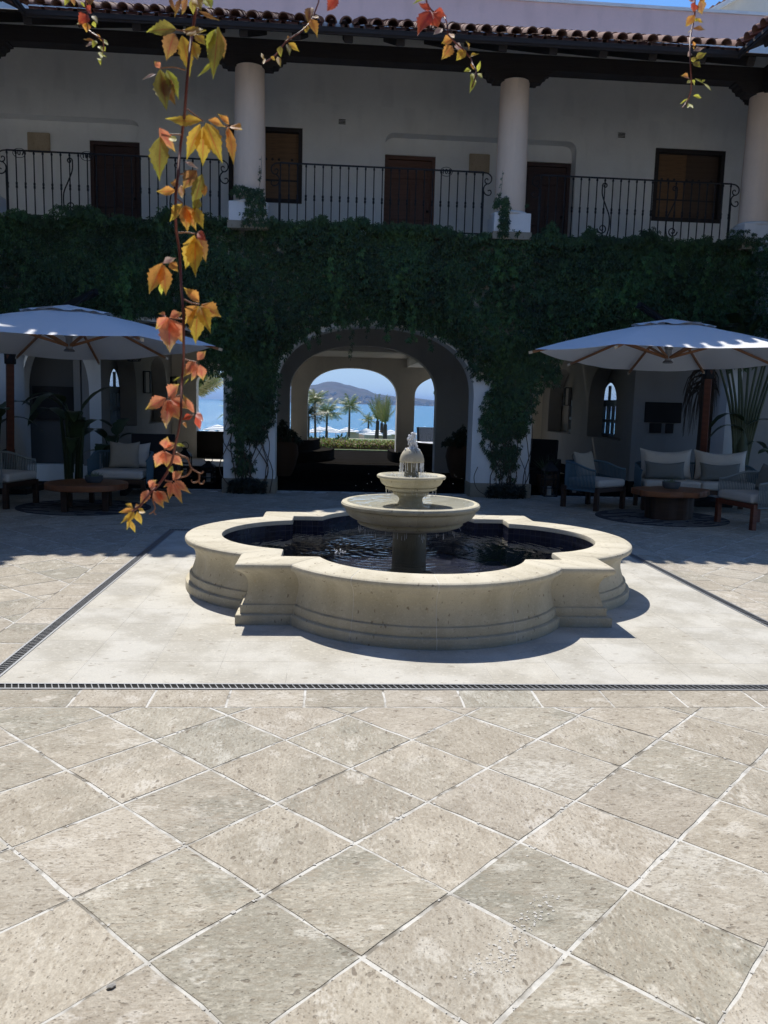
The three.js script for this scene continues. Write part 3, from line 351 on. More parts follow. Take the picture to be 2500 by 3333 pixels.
  // ---- upper gallery: back wall with its shared door niches and windows
  const gw = poly([[-9, 4.39], [11, 4.39], [11, 8.7], [-9, 8.7]]); const rect = (a, b, c, d, r = 0) => { const h = new THREE.Path(); h.moveTo(a, c); h.lineTo(b, c); h.lineTo(b, d - r); if (r) h.quadraticCurveTo(b, d, b - r, d); h.lineTo(a + r, d); if (r) h.quadraticCurveTo(a, d, a, d - r); h.lineTo(a, c); return h; };
  const NI = [[-7.39, -3.65], [0.98, 4.72]], WI = [[-1.99, -0.60], [6.30, 7.71]], DO = [[-4.66, -3.70], [1.00, 2.00], [3.75, 4.72], [-7.34, -6.38]];
  gw.holes.push(rect(NI[0][0], NI[0][1], 4.391, 6.74, 0.2), rect(NI[1][0], NI[1][1], 4.391, 6.74, 0.2), rect(WI[0][0], WI[0][1], 5.36, 6.73), rect(WI[1][0], WI[1][1], 5.33, 6.70));
  part(H, 'gallery_wall', extr(gw, NZ, GZ, 0.0), W);
  const nb = poly([[-9, 4.39], [11, 4.39], [11, 7], [-9, 7]]); for (const [a, b] of DO) nb.holes.push(rect(a, b, 4.391, 6.43)); part(H, 'niche_wall', extr(nb, NZ - 0.2, NZ - 0.001), W);
  DO.forEach(([a, b], i) => { const d = sub(H, 'door'), m = i === 1 ? M.door : M.doorDark, z = NZ - 0.06, f = 0.07; tag(d, i === 1 ? 'brown panelled door with a little light put into its colour' : 'dark panelled wooden door');  // lighter wood on the middle door paints the light falling on it
    part(d, 'door_frame', [box(a, a + f, 4.39, 6.428, z - 0.1, z + 0.03), box(b - f, b, 4.39, 6.428, z - 0.1, z + 0.03), box(a + f, b - f, 6.428 - f, 6.428, z - 0.1, z + 0.029)], m);
    part(d, 'door_leaf', box(a + f, b - f, 4.395, 6.43 - f, z - 0.08, z - 0.04), m);
    for (const [u0, u1, v0, v1] of [[0.06, 0.94, 0.82, 0.95], [0.06, 0.48, 0.42, 0.78], [0.52, 0.94, 0.42, 0.78], [0.06, 0.34, 0.05, 0.37], [0.37, 0.63, 0.05, 0.37], [0.66, 0.94, 0.05, 0.37]]) { const w = b - a - 2 * f, h = 1.96; part(d, 'panel', rbox(a + f + u0 * w, a + f + u1 * w, 4.4 + v0 * h, 4.4 + v1 * h, z - 0.05, z - 0.02, 0.012, 1), m); }
    part(d, 'handle', [mv(new THREE.SphereGeometry(0.028, 10, 8), b - f - 0.06, 5.4, z + 0.02), mv(new THREE.CylinderGeometry(0.01, 0.01, 0.06, 8), b - f - 0.06, 5.4, z - 0.01, 0, Math.PI / 2)], M.iron); });
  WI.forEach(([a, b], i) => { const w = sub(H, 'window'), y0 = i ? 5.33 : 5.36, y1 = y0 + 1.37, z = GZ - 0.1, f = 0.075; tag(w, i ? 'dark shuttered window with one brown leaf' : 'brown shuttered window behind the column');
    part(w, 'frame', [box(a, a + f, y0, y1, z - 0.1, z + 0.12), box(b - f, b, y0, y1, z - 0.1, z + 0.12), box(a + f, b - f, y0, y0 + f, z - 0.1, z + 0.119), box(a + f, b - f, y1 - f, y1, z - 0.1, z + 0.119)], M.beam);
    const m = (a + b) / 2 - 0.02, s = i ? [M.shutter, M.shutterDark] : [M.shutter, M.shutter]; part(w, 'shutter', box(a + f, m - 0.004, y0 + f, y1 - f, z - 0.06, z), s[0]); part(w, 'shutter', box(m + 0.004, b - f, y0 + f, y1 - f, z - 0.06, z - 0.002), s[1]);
    for (let k = 0; k < 9; k++) { if (k % 4 === 3) continue; part(w, 'stud', mv(new THREE.SphereGeometry(0.026, 8, 6), a + 0.2 + k * (b - a - 0.4) / 8, y0 + 0.82, z + 0.002, 0, 0, 0, [1, 1, 0.5]), M.beam); }
    part(w, 'crossbar', box(a + f, b - f, y0 + 0.42, y0 + 0.45, z, z + 0.012), M.beam); });
  for (const [a, b, y0, y1] of [[0.05, 0.24, 6.815, 6.96], [5.49, 5.69, 6.83, 6.97]]) { const v = sub(H, 'vent'); part(v, 'frame', rbox(a, b, y0, y1, GZ, GZ + 0.02, 0.006), W); for (let k = 0; k < 4; k++) part(v, 'slat', box(a + 0.03, b - 0.03, y0 + 0.025 + k * 0.025, y0 + 0.04 + k * 0.025, GZ + 0.02, GZ + 0.026), M.beam); }
  for (const [a, b] of [[-5.80, -5.38], [2.66, 3.07]]) part(H, 'stone_plaque', rbox(a, b, 6.15, 6.51, NZ - 0.0, NZ + 0.05, 0.02), texd(cantTex, { color: [0.80, 0.68, 0.58] }, 0.006));
  // ---- columns
  for (const x of [-5.72, ...COLS]) { const c = sub(H, 'column'); part(c, 'shaft', lathe([[0.262, 4.78], [0.262, 4.9], [0.258, 5.6], [0.246, 6.4], [0.236, 6.92]], 40).translate(x, 0, BZ), M.columnP); part(c, 'collar', lathe([[0.27, 4.77], [0.305, 4.772], [0.325, 4.79], [0.322, 4.81], [0.29, 4.83], [0.262, 4.832]], 40).translate(x, 0, BZ), M.plinth); part(c, 'plinth', rbox(x - 0.31, x + 0.31, 4.48, 4.79, BZ - 0.31, BZ + 0.29, 0.012), M.plinth); part(c, 'base', rbox(x - 0.33, x + 0.33, 4.36, 4.482, BZ - 0.33, BZ + 0.31, 0.01), M.stoneBase); }
  // ---- timber: beam, corbels, rafters, fascia
  part(H, 'beam', rbox(-7, 9, 7.09, 7.33, BZ - 0.13, BZ + 0.13, 0.008), M.beam);
  const corb = w => poly([[-w, 0.19], [-w, 0.16], [-w + 0.05, 0.15], [-w + 0.06, 0.11], [-w + 0.11, 0.09], [-w + 0.13, 0.04], [-w + 0.2, 0.03], [-w + 0.21, 0], [w - 0.21, 0], [w - 0.2, 0.03], [w - 0.13, 0.04], [w - 0.11, 0.09], [w - 0.06, 0.11], [w - 0.05, 0.15], [w, 0.16], [w, 0.19]]);
  for (const x of [-5.72, ...COLS]) part(H, 'corbel', extr(corb(0.58), -0.12, 0.12).translate(x, 6.902, BZ), M.beam);
  const SL = 0.43, eZ = -12.62, eY = 6.96, roofY = z => eY + (eZ - z) * SL;       // underside of the roof boards
  for (let x = -5.2; x < 6.9; x += 0.77) part(H, 'rafter', bar([x, roofY(eZ - 0.1) - 0.07, eZ - 0.1], [x, roofY(-16.3) - 0.07, -16.3], 0.13, 0.14), M.beam);
  part(H, 'fascia', [rbox(-4.45, 6.12, eY - 0.03, eY + 0.075, eZ - 0.035, eZ, 0.004)], M.beam);
  const slabUp = extr(poly([[-eZ - 0.02, roofY(eZ + 0.02) + 0.004], [17.2, roofY(-17.2) + 0.004], [17.2, roofY(-17.2) + 0.05], [-eZ - 0.02, roofY(eZ + 0.02) + 0.05]]), -9, 11).rotateY(Math.PI / 2); part(H, 'roof_boards', uvBox(slabUp), M.beam);
  // the side wings: walls, beams and eaves turning towards the viewer
  for (const q of [[-6.2, X0, 0, 4.3, -13.998, 3], [X1, 7.8, 2.5, 4.3, -13.998, 3], [-8.6, -8.2, 4.3, 8.9, -16, 3], [9.8, 10.2, 4.3, 8.9, -16, 3], [-8.2, X0 + 0.1, 4.31, 4.39, -13.85, 3], [X1 - 0.1, 9.8, 4.31, 4.39, -13.85, 3]]) part(H, 'wing_wall', box(...q), W); part(H, 'timber_infill', box(7.42, 10.1, 7.335, 8.4, -14.04, -13.96), M.beam); part(H, 'timber_infill', box(-8.5, -5.87, 7.335, 8.2, -14.04, -13.96), M.beam);
  part(H, 'beam', rbox(X0 - 0.15, X0 + 0.11, 7.088, 7.328, BZ + 0.135, 3, 0.008), M.beam); part(H, 'beam', rbox(7.14, 7.40, 7.088, 7.328, BZ + 0.135, 3, 0.008), M.beam);
  for (const x of [-5.72, 7.27]) part(H, 'corbel', uvBox(extr(corb(0.58), -0.119, 0.119).rotateY(Math.PI / 2).translate(x, 6.90, BZ)), M.beam);
  part(H, 'fascia', [rbox(-4.45, -4.415, eY - 0.031, eY + 0.074, eZ + 0.001, 3, 0.004)], M.beam); part(H, 'fascia', [rbox(6.085, 6.12, eY - 0.031, eY + 0.074, eZ + 0.001, 3, 0.004)], M.beam);
  for (let z = -12.0; z < -2; z += 0.8) for (const [xa, xb] of [[-4.5, -8.2], [6.17, 9.8]]) part(H, 'rafter', bar([xa, eY - 0.05, z], [xb, eY - 0.05 + Math.abs(xb - xa) * SL, z], 0.13, 0.14), M.beam);
  part(H, 'roof_boards', uvBox(extr(poly([[-4.40, eY + 0.002], [-4.40, eY + 0.05], [-8.6, eY + 0.05 + 4.2 * SL], [-8.6, eY + 4.2 * SL]]), -12.6, 3)), M.beam);
  part(H, 'roof_boards', uvBox(extr(poly([[6.07, eY + 0.002], [6.07, eY + 0.05], [10.2, eY + 0.05 + 4.13 * SL], [10.2, eY + 4.13 * SL]]), -12.6, 3)), M.beam);
  // ---- clay tiles: barrel caps over pans, laid in courses up the slope
  const roof = sub(H, 'roof'), barrel = (r, th, L, flip) => { const s = new THREE.Shape(); const a0 = flip ? Math.PI : 0, a1 = flip ? 2 * Math.PI : Math.PI; s.absarc(0, 0, r, a0, a1, false); s.absarc(0, 0, r - th, a1, a0, true); const g = new THREE.ExtrudeGeometry(s, { depth: L, bevelEnabled: false, curveSegments: 10 }); const p = g.attributes.position; for (let i = 0; i < p.count; i++) { const t = p.getZ(i) / L; const k = flip ? 0.86 + 0.14 * t : 1 - 0.14 * (1 - t); p.setX(i, p.getX(i) * k); p.setY(i, p.getY(i) * k); } return toCreasedNormals(uvBox(g), 0.6); };
  const cap = barrel(0.088, 0.014, 0.44, false), pan = barrel(0.09, 0.014, 0.44, true), ang = Math.atan(SL), far = new Map();
  const putTile = (geo, x, y, z, ry, single) => { const m = pick(M.tile), g = mv(geo, x, y, z, ry + rr(-0.02, 0.02), ang + rr(-0.02, 0.02)); if (single) part(roof, 'roof_tile', g, m); else { far.has(m) || far.set(m, []); far.get(m).push(g); } };
  for (let x = -4.42, i = 0; x < 6.12; x += 0.2285, i++) for (let c = 0; c < 10; c++) { const z = eZ - 0.36 - c * 0.36 + rr(-0.01, 0.01), y = roofY(z) + 0.075; putTile(cap, x, y + 0.062 + rr(-0.004, 0.004), z, 0, c < 1); putTile(pan, x + 0.114, y + 0.075, z - 0.09, 0, c < 1); }
  for (let z = -12.55; z < 2.5; z += 0.2285) for (let c = 0; c < 6; c++) { const d = 0.36 + c * 0.36, y = eY + d * SL + 0.075; putTile(cap, -4.43 - d, y + 0.062, z, Math.PI / 2, c < 1 && z < -9); putTile(pan, -4.52 - d, y + 0.075, z + 0.114, Math.PI / 2, c < 1 && z < -9); putTile(cap, 6.10 + d, y + 0.062, z, -Math.PI / 2, c < 1 && z < -9); putTile(pan, 6.19 + d, y + 0.075, z + 0.114, -Math.PI / 2, c < 1 && z < -9); }
  for (const [m, g] of far) part(roof, 'tile_courses', g, m).userData.kind = 'stuff';
  // ---- plain upper wall rising behind the roof
  part(H, 'upper_wall', box(-9, 12, 8.3, 9.60, -17.4, -17.0), M.pink); part(H, 'wall_cap', box(-9, 12, 9.601, 9.66, -17.45, -16.97), M.plinth);
  // ---- railings of the gallery
  const plateFont = await new FontLoader().loadAsync('fonts/droid/droid_sans_bold.typeface.json');
  const scroll = (cx, cy, r, dir, turns = 1.6, a0 = 0) => { const p = []; for (let i = 0; i <= 26; i++) { const t = i / 26, a = a0 + dir * t * turns * 2 * Math.PI, q = r * (1 - 0.75 * t); p.push([cx + q * Math.cos(a), cy + q * Math.sin(a), 0]); } return p; };
  const bal = merge([new THREE.CylinderGeometry(0.0105, 0.0105, 1.0, 6).translate(0, 4.95, 0), lathe([[0.011, -0.05], [0.018, -0.04], [0.018, -0.01], [0.012, 0], [0.018, 0.01], [0.018, 0.04], [0.011, 0.05]], 8).translate(0, 4.93, 0), new THREE.CylinderGeometry(0.017, 0.017, 0.03, 6).translate(0, 5.425, 0)]);
  const rz = BZ + 0.08, railing = (xa, xb, nums, curls) => { const r = sub(H, 'railing'), n = Math.round((xb - xa - 0.3) / 0.1372); part(r, 'top_rail', [bar([xa + 0.14, 5.462, rz], [xb - 0.14, 5.462, rz], 0.03, 0.022)], M.iron); part(r, 'bottom_rail', [bar([xa + 0.1, 4.47, rz], [xb - 0.1, 4.47, rz], 0.03, 0.02)], M.iron);
    for (let i = 0; i <= n; i++) part(r, 'baluster', bal.clone().translate(xa + 0.15 + i * (xb - xa - 0.3) / n, 0, rz), M.iron);
    for (const [x, s] of [[xa, 1], [xb, -1]]) { const e = [[x + s * 0.16, 5.462, rz], [x + s * 0.06, 5.445, rz], [x + s * 0.005, 5.39, rz], [x + s * 0.01, 5.32, rz], [x + s * 0.06, 5.28, rz], [x + s * 0.105, 5.30, rz], [x + s * 0.11, 5.35, rz], [x + s * 0.075, 5.365, rz], [x + s * 0.06, 5.34, rz]]; const e2 = [[x + s * 0.08, 5.28, rz], [x + s * 0.12, 5.24, rz], [x + s * 0.13, 5.17, rz], [x + s * 0.09, 5.11, rz], [x + s * 0.03, 5.10, rz], [x + s * 0.0, 5.14, rz], [x + s * 0.02, 5.18, rz], [x + s * 0.06, 5.17, rz]]; part(r, 'scroll', [tube(e, 0.012, 0.009, 6, 40), tube(e2, 0.011, 0.009, 6, 40), bar([x + s * 0.13, 4.4, rz], [x + s * 0.13, 5.17, rz], 0.02, 0.02)], M.iron); }
    for (const [x, s] of curls) { const top = scroll(x + s * 0.03, 5.34, 0.045, -s, 1.3, s > 0 ? Math.PI : 0), bot = scroll(x + s * 0.02, 4.64, 0.085, s, 1.4, s > 0 ? Math.PI : 0).reverse(); part(r, 'scroll', [tube(top.map(p => [p[0], p[1], rz]), 0.013, 0.009, 6, 30), tube([[x - s * 0.015, 5.34, rz], [x - s * 0.01, 5.2, rz], [x + s * 0.06, 5.02, rz], [x + s * 0.13, 4.85, rz], [x + s * 0.135, 4.65, rz], [x + s * 0.09, 4.5, rz], [x + s * 0.03, 4.42, rz]], 0.011, 0.011, 6, 30), tube(bot.map(p => [p[0], p[1], rz]), 0.009, 0.011, 6, 30)], M.iron); }
    for (const [x, y, s] of nums) { const pl = part(r, 'number_plate', [mv(new THREE.TorusGeometry(0.1, 0.006, 6, 32), x, y, rz + 0.015, 0, 0, 0, [1, 0.72, 1])], M.iron); const tg = new TextGeometry(s, { font: plateFont, size: 0.075, depth: 0.008, curveSegments: 3, bevelEnabled: false }); tg.computeBoundingBox(); tg.translate(-(tg.boundingBox.max.x + tg.boundingBox.min.x) / 2 + x, y - 0.035, rz + 0.02); part(pl, 'number', tg, M.iron); } };
  railing(-5.38, -1.72, [[-5.03, 5.42, '107'], [-3.97, 5.42, '106']], [[-4.22, -1], [-2.52, -1]]);
  railing(-1.02, 2.64, [[1.87, 5.44, '105']], []); railing(3.33, 6.92, [], [[4.55, 1], [5.82, -1]]);
}
{ // a neighbouring gable above the right end
  const b = thing('gabled_house', 'cream gable with a white tiled verge rising behind the building', 'house', [0, 0, 0]);
  const p = (x, y) => { const v = onZ(x, y, -24); return [v.x, v.y]; };
  const a = p(2270, 70), c = p(2440, -25), e = p(2760, -210); part(b, 'wall', extr(poly([[a[0], 8], [a[0], a[1]], c, e, [e[0], 8]]), -30, -24), M.cream);
  part(b, 'verge', [bar([a[0] - 0.2, a[1] - 0.05, -23.95], [c[0], c[1] + 0.03, -23.95], 0.22, 0.12), bar([c[0], c[1] + 0.03, -23.95], [e[0], e[1] + 0.03, -23.95], 0.22, 0.12)], M.plinth);
  for (let i = 0; i < 9; i++) { const t = i / 8, q = [a[0] + (c[0] - a[0]) * t, a[1] + (c[1] - a[1]) * t]; part(b, 'roof_tile', mv(new THREE.CylinderGeometry(0.1, 0.11, 0.4, 10, 1, false, 0, Math.PI), q[0], q[1] + 0.1, -24.1, 0, Math.PI / 2, 0), M.tile[1]); }
}
{ // the wing behind the viewer and the trellis the creeper hangs from
  const b = thing('entrance_wing', 'wing with a creeper covered balcony closing the courtyard', 'building'), m = texd(leafTex, { color: [0.05, 0.07, 0.035] }); part(b, 'wall', box(-8, 10, 0, 4.45, 2.61, 3.2), m); part(b, 'upper_wall', box(-8, 10, 4.451, 7.5, 2.6, 3.2), M.white); part(b, 'balcony', box(-6, 7.2, 4.2, 4.45, -1.25, 2.6), m);  // unseen upper wall made white to bounce sun onto the gallery
}
// floor of the covered passage: dark stone setts
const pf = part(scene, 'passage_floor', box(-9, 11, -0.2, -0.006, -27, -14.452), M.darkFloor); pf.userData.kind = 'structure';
for (const [a, b, z0, z1] of [[-9, -1.35, -27, -22.45], [3.0, 11, -27, -22.45], [-4.2, -1.3, -22.0, -19.4], [2.75, 5.8, -22.0, -19.4]]) part(pf, 'bounce_floor', box(a, b, -0.005, 0.004, z0, z1), M.paleDeck);  // pale sheets added to bounce sun up into the dark passage
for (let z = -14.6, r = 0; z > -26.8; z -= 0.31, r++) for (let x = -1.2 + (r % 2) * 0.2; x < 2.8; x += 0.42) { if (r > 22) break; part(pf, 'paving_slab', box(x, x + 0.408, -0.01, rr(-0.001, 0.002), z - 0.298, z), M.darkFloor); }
// ================================================================ CREEPER ON THE FACADE
function instanced(parent, name, geo, material, list, kind = 'stuff') {
  const m = new THREE.InstancedMesh(geo, material, list.length), o = new THREE.Object3D();
  list.forEach((q, i) => { o.position.set(...q.p); o.rotation.set(q.rx || 0, q.ry || 0, q.rz || 0, 'YXZ'); typeof q.s === 'number' ? o.scale.setScalar(q.s) : o.scale.set(...q.s); o.updateMatrix(); m.setMatrixAt(i, o.matrix); if (q.c) m.setColorAt(i, rgb(...q.c)); });
  m.name = name; shade(m); m.userData.kind = kind; parent.add(m); return m;
}
function fan(outl, mid = [0, 0, 0]) { const pos = [], uv = []; for (let i = 0; i + 1 < outl.length; i++) for (const p of [mid, outl[i], outl[i + 1]]) { pos.push(...p); uv.push(p[0] + 0.5, p[1] + 0.5); } const g = new THREE.BufferGeometry(); g.setAttribute('position', new THREE.Float32BufferAttribute(pos, 3)); g.setAttribute('uv', new THREE.Float32BufferAttribute(uv, 2)); g.computeVertexNormals(); return g; }
// a five fingered creeper leaf, hanging from its stalk at the origin, about one unit long
const ivyLeaf = (() => { const gs = []; for (const [a, l] of [[-1.9, 0.55], [-0.95, 0.8], [0, 1], [0.95, 0.8], [1.9, 0.55]]) { const d = [Math.sin(a), -Math.cos(a)], n = [d[1], -d[0]], P = (t, w, z) => [d[0] * t * l + n[0] * w * l, d[1] * t * l + n[1] * w * l, z]; gs.push(fan([P(0.04, 0, 0), P(0.5, 0.2, -0.05), P(1, 0, -0.22), P(0.5, -0.2, -0.05), P(0.04, 0, 0)], P(0.45, 0, 0.05))); } return merge(gs); })();
{
  const v = thing('climbing_creeper', 'dense dark green creeper covering the middle of the facade and both arch pillars', 'creeper'), L = [];
  const leaf = (x, y, z, s, out = 1) => { const k = rr(0.55, 1.3) * (0.35 + 1.25 * Math.pow(fbm(nC, x * 1.7 + 40, y * 1.9 + 40 + z, 256, 4), 1.4)) * 1.05, w = rnd(); L.push({ p: [x, y, z], ry: rr(-0.9, 0.9), rx: rr(-0.75, 0.15), rz: rr(-0.7, 0.7), s: s * rr(0.6, 1.5), c: [(0.040 + 0.03 * w * w) * k, (0.100 + 0.03 * w) * k, (0.040 - 0.012 * w) * k] }); };
  const lump = (x, y) => fbm(nA, x * 0.9 + 20, y * 1.1 + 20, 256, 4), low = x => { let b = Math.max(arcY(x, ARC), arcY(x, ARL), arcY(x, ARR)); if (b === 0) b = Math.abs(x - 0.785) < 4.2 ? 2.0 : 2.4; return b; };
  const top = x => 4.47 + 0.24 * (fbm(nB, x * 1.3 + 9, 3, 256, 3) - 0.5) + 0.16 * Math.max(0, fbm(nC, x * 3 + 5, 1, 256, 2) - 0.55) * 4;
  for (let i = 0; i < 30000; i++) { const x = rr(-5.9, 7.5), lo = low(x) + 0.12 - 0.34 * Math.pow(rnd(), 2) * lump(x * 2, 7), hi = top(x); const y = lo + (hi - lo) * Math.pow(rnd(), 0.96), th = 0.02 + 0.38 * Math.max(0.06, lump(x, y) * 1.35 - 0.25) * sstep(lo - 0.05, lo + 0.5, y); if (y > 3.9 && th > 0) {} leaf(x, y, BZ + th * Math.pow(rnd(), 0.45) + 0.012, 0.072); }
  for (let i = 0; i < 4200; i++) { const x = rr(-5.8, 7.4); leaf(x, top(x) - Math.abs(rr(-1, 1)) * 0.16 + 0.05, BZ + rr(-0.12, 0.30), 0.07); }
  // pillars: thick above, thinning to stems below
  const pil = (xa, xb, dens, foot) => { for (let i = 0; i < dens; i++) { const t = rnd(), y = 0.3 + 2.5 * Math.pow(t, 0.75), c = (xa + xb) / 2 + 0.1 * Math.sin(y * 2.1 + xa), hw = (xb - xa) / 2 * (0.45 + 0.55 * sstep(foot, foot + 1.1, y)); const x = c + hw * (rnd() + rnd() - 1) * 1.25, n = fbm(nD, x * 4 + 30, y * 3 + 30, 256, 3); if (n < 0.52 - 0.5 * sstep(foot, foot + 1.3, y) && rnd() < 0.86) continue; leaf(x, y, BZ + 0.015 + 0.16 * n * rnd() * (0.4 + 0.6 * sstep(0.6, 1.6, y)), 0.072); } };
  pil(-1.80, -1.00, 3300, 0.55); pil(2.72, 3.56, 3100, 0.35);
  for (let i = 0; i < 900; i++) { const s = rnd() < 0.5, x = s ? rr(3.5, 4.0) : rr(-2.2, -1.75); leaf(x, rr(1.9, 2.7) + 0.25 * rnd(), BZ + rr(0.0, 0.14), 0.07); }
  // dangling shoots under the middle arch
  for (const [x, y1, z] of [[0.36, 2.30, -13.9], [0.95, 2.62, -13.95], [-0.2, 2.55, -13.9], [1.7, 2.5, -13.9], [0.62, 2.7, -13.92]]) { const y0 = arcY(x, ARC) + 0.1; part(v, 'shoot', tube([[x, y0, z], [x + 0.02, (y0 + y1) / 2, z + 0.02], [x - 0.02, y1, z]], 0.005, 0.003, 4), M.vineWood); for (let k = 0; k < 16; k++) leaf(x + rr(-0.03, 0.03), y1 + (y0 - y1) * Math.pow(rnd(), 0.7), z + rr(-0.02, 0.03), 0.055); }
  for (let i = 0; i < 46; i++) { const x = rr(-5.4, 7.0), y0 = rr(3.0, 4.4), l = rr(0.35, 1.1), z = BZ + 0.3 + rr(0, 0.1); for (let k = 0; k < l * 34; k++) { const t = rnd(); leaf(x + 0.05 * Math.sin(t * 5 + i) + rr(-0.04, 0.04), Math.max(y0 - l * t, low(x) - 0.2), z + rr(-0.03, 0.03), 0.062); const q = L[L.length - 1]; q.c = q.c.map((c, j) => c * [1.5, 1.6, 1.2][j] + 0.008); } }
  // clumps climbing the column plinths
  for (const [x, y0, y1, w, n] of [[-1.25, 4.4, 4.98, 0.17, 230], [-1.5, 4.85, 5.02, 0.14, 60], [2.82, 4.4, 5.02, 0.07, 120], [2.76, 4.86, 5.0, 0.12, 50], [-4.2, 4.42, 4.6, 0.3, 130], [6.9, 4.42, 4.66, 0.3, 120]]) for (let i = 0; i < n; i++) { const t = rnd(); leaf(x + rr(-w, w) * (1.3 - 0.6 * t), y0 + (y1 - y0) * t, BZ + 0.31 + rr(0, 0.06), 0.058); }
  for (const [x, y1, n] of [[-1.22, 5.5, 20], [2.72, 5.45, 16], [3.2, 4.95, 10]]) { const y0 = 4.9; part(v, 'shoot', tube([[x, y0, BZ + 0.3], [x + 0.05, (y0 + y1) / 2, BZ + 0.29], [x + 0.06, y1, BZ + 0.28]], 0.004, 0.002, 4), M.vineWood); for (let k = 0; k < n; k++) { const t = rnd(); leaf(x + 0.05 * t + rr(-0.02, 0.02), y0 + (y1 - y0) * t, BZ + 0.3, 0.035); } }
  for (let i = 0; i < 5200; i++) { const z = rr(-14, -7.5), y = 2.45 + 2.05 * rnd(); const n0 = L.length; leaf(0, y, z, 0.075); L[n0].p = [7.3 - 0.02 - 0.3 * lump(z, y) * Math.pow(rnd(), 0.5), y + 0.1 * lump(z * 2, 3), z]; L[n0].ry -= Math.PI / 2; }
  instanced(v, 'foliage', ivyLeaf, IVY, L);
  for (let i = 0; i < 26; i++) { const r = i % 2, xa = r ? 2.75 : -1.75, x = xa + rr(0.05, 0.75), g = tube([[x + rr(-0.1, 0.1), 0.02, BZ + 0.09], [x + rr(-0.2, 0.2), 0.4, BZ + 0.06], [x + rr(-0.2, 0.2), 0.9, BZ + 0.04], [x + rr(-0.2, 0.2), 1.6, BZ + 0.05], [x + rr(-0.15, 0.15), 2.4, BZ + 0.06]], rr(0.006, 0.014), 0.004, 5); part(v, 'stem', g, M.vineWood); }
  part(v, 'stem', tube([onZ(1555, 1520, -13.88), onZ(1543, 1555, -13.7), onZ(1552, 1590, -13.68), onZ(1590, 1618, -13.7)], 0.008, 0.006, 5), M.vineWood);
  const beds = []; for (let i = 0; i < 700; i++) { const r = i % 2, c = r ? 3.12 : -1.38, a = rr(0, 6.28), q = Math.sqrt(rnd()) * 0.34; beds.push({ p: [c + Math.cos(a) * q, 0.02 + 0.30 * rnd() * (1 - q), BZ + 0.12 + Math.abs(Math.sin(a)) * q * 0.4], ry: rr(0, 6), rx: rr(-1.2, 0), rz: rr(-1, 1), s: rr(0.04, 0.09), c: [0.022, 0.032, 0.02] }); }
  instanced(v, 'foot_foliage', ivyLeaf, IVY, beds);
}
// ================================================================ HANGING CREEPER CLOSE TO THE VIEWER
// one serrated, folded leaflet from a to b (points in space), w wide; pigment runs from the stalk to a greener tip
function leaflet(a, b, w, c0, c1, up, fold = 0.3, curl = 0.12) {
  const d = b.clone().sub(a), L = d.length(); d.normalize(); const s = d.clone().cross(up).normalize(), n = s.clone().cross(d).normalize(), N = 15, pos = [], uv = [], col = [], idx = [];
  for (let i = 0; i <= N; i++) { const t = i / N, body = Math.pow(Math.max(0, Math.sin(Math.PI * Math.pow(t, 0.86))), 1.12) * (t < 0.45 ? 1 : 1 - 0.75 * (t - 0.45)), ser = t > 0.3 && t < 0.94 ? 1 + 0.16 * ((i * 1.0) % 2 ? 1 : -0.4) : 1, hw = w / 2 * body * ser + (i === 0 ? w * 0.02 : 0), bend = curl * L * (t * t - t * 0.4), mid = a.clone().addScaledVector(d, L * t).addScaledVector(n, -bend);
    for (let k = -2; k <= 2; k++) { const u = k / 2, wob = 0.06 * w * Math.sin(t * 9 + k * 1.7 + L * 40); const p = mid.clone().addScaledVector(s, hw * u).addScaledVector(n, Math.abs(u) * hw * fold + (k ? wob * Math.abs(u) : 0)); pos.push(p.x, p.y, p.z); uv.push(u * 0.3 + 0.5, t); const g = Math.min(1, Math.max(0, (t - 0.62) * 1.9 + Math.abs(u) * 0.3 * t)), c = mix3(c0, c1, g), v = k === 0 ? 0.8 : 1; col.push(c[0] * v, c[1] * v, c[2] * v); } }
  for (let i = 0; i < N; i++) for (let k = 0; k < 4; k++) { const q = i * 5 + k; idx.push(q, q + 1, q + 5, q + 1, q + 6, q + 5); }
  const g = new THREE.BufferGeometry(); g.setAttribute('position', new THREE.Float32BufferAttribute(pos, 3)); g.setAttribute('uv', new THREE.Float32BufferAttribute(uv, 2)); g.setAttribute('color', new THREE.Float32BufferAttribute(col, 3)); g.setIndex(idx); g.computeVertexNormals(); return g;
}
const CREEP = mat({ vertexColors: true, map: veinTex.map, roughness: 0.8, transmission: 0.72, thickness: 0, side: THREE.DoubleSide });
const STEM = mat({ color: [0.20, 0.055, 0.045], roughness: 0.5 }), TENDRIL = mat({ color: [0.42, 0.20, 0.12], roughness: 0.5 });
const PIG_GLARE = { y: [[0.76, 0.50, 0.08], [0.74, 0.68, 0.09]], o: [[0.90, 0.44, 0.11], [0.86, 0.70, 0.12]], p: [[0.92, 0.36, 0.19], [0.80, 0.76, 0.14]], b: [[0.46, 0.24, 0.09], [0.54, 0.42, 0.09]], l: [[0.42, 0.36, 0.08], [0.60, 0.64, 0.09]], g: [[0.74, 0.78, 0.11], [0.82, 0.92, 0.18]], r: [[0.70, 0.13, 0.07], [0.62, 0.20, 0.08]], w: [[0.80, 0.62, 0.55], [0.75, 0.6, 0.4]] };  // w whitens some leaflets, painting the glare of glossy leaves into the colour
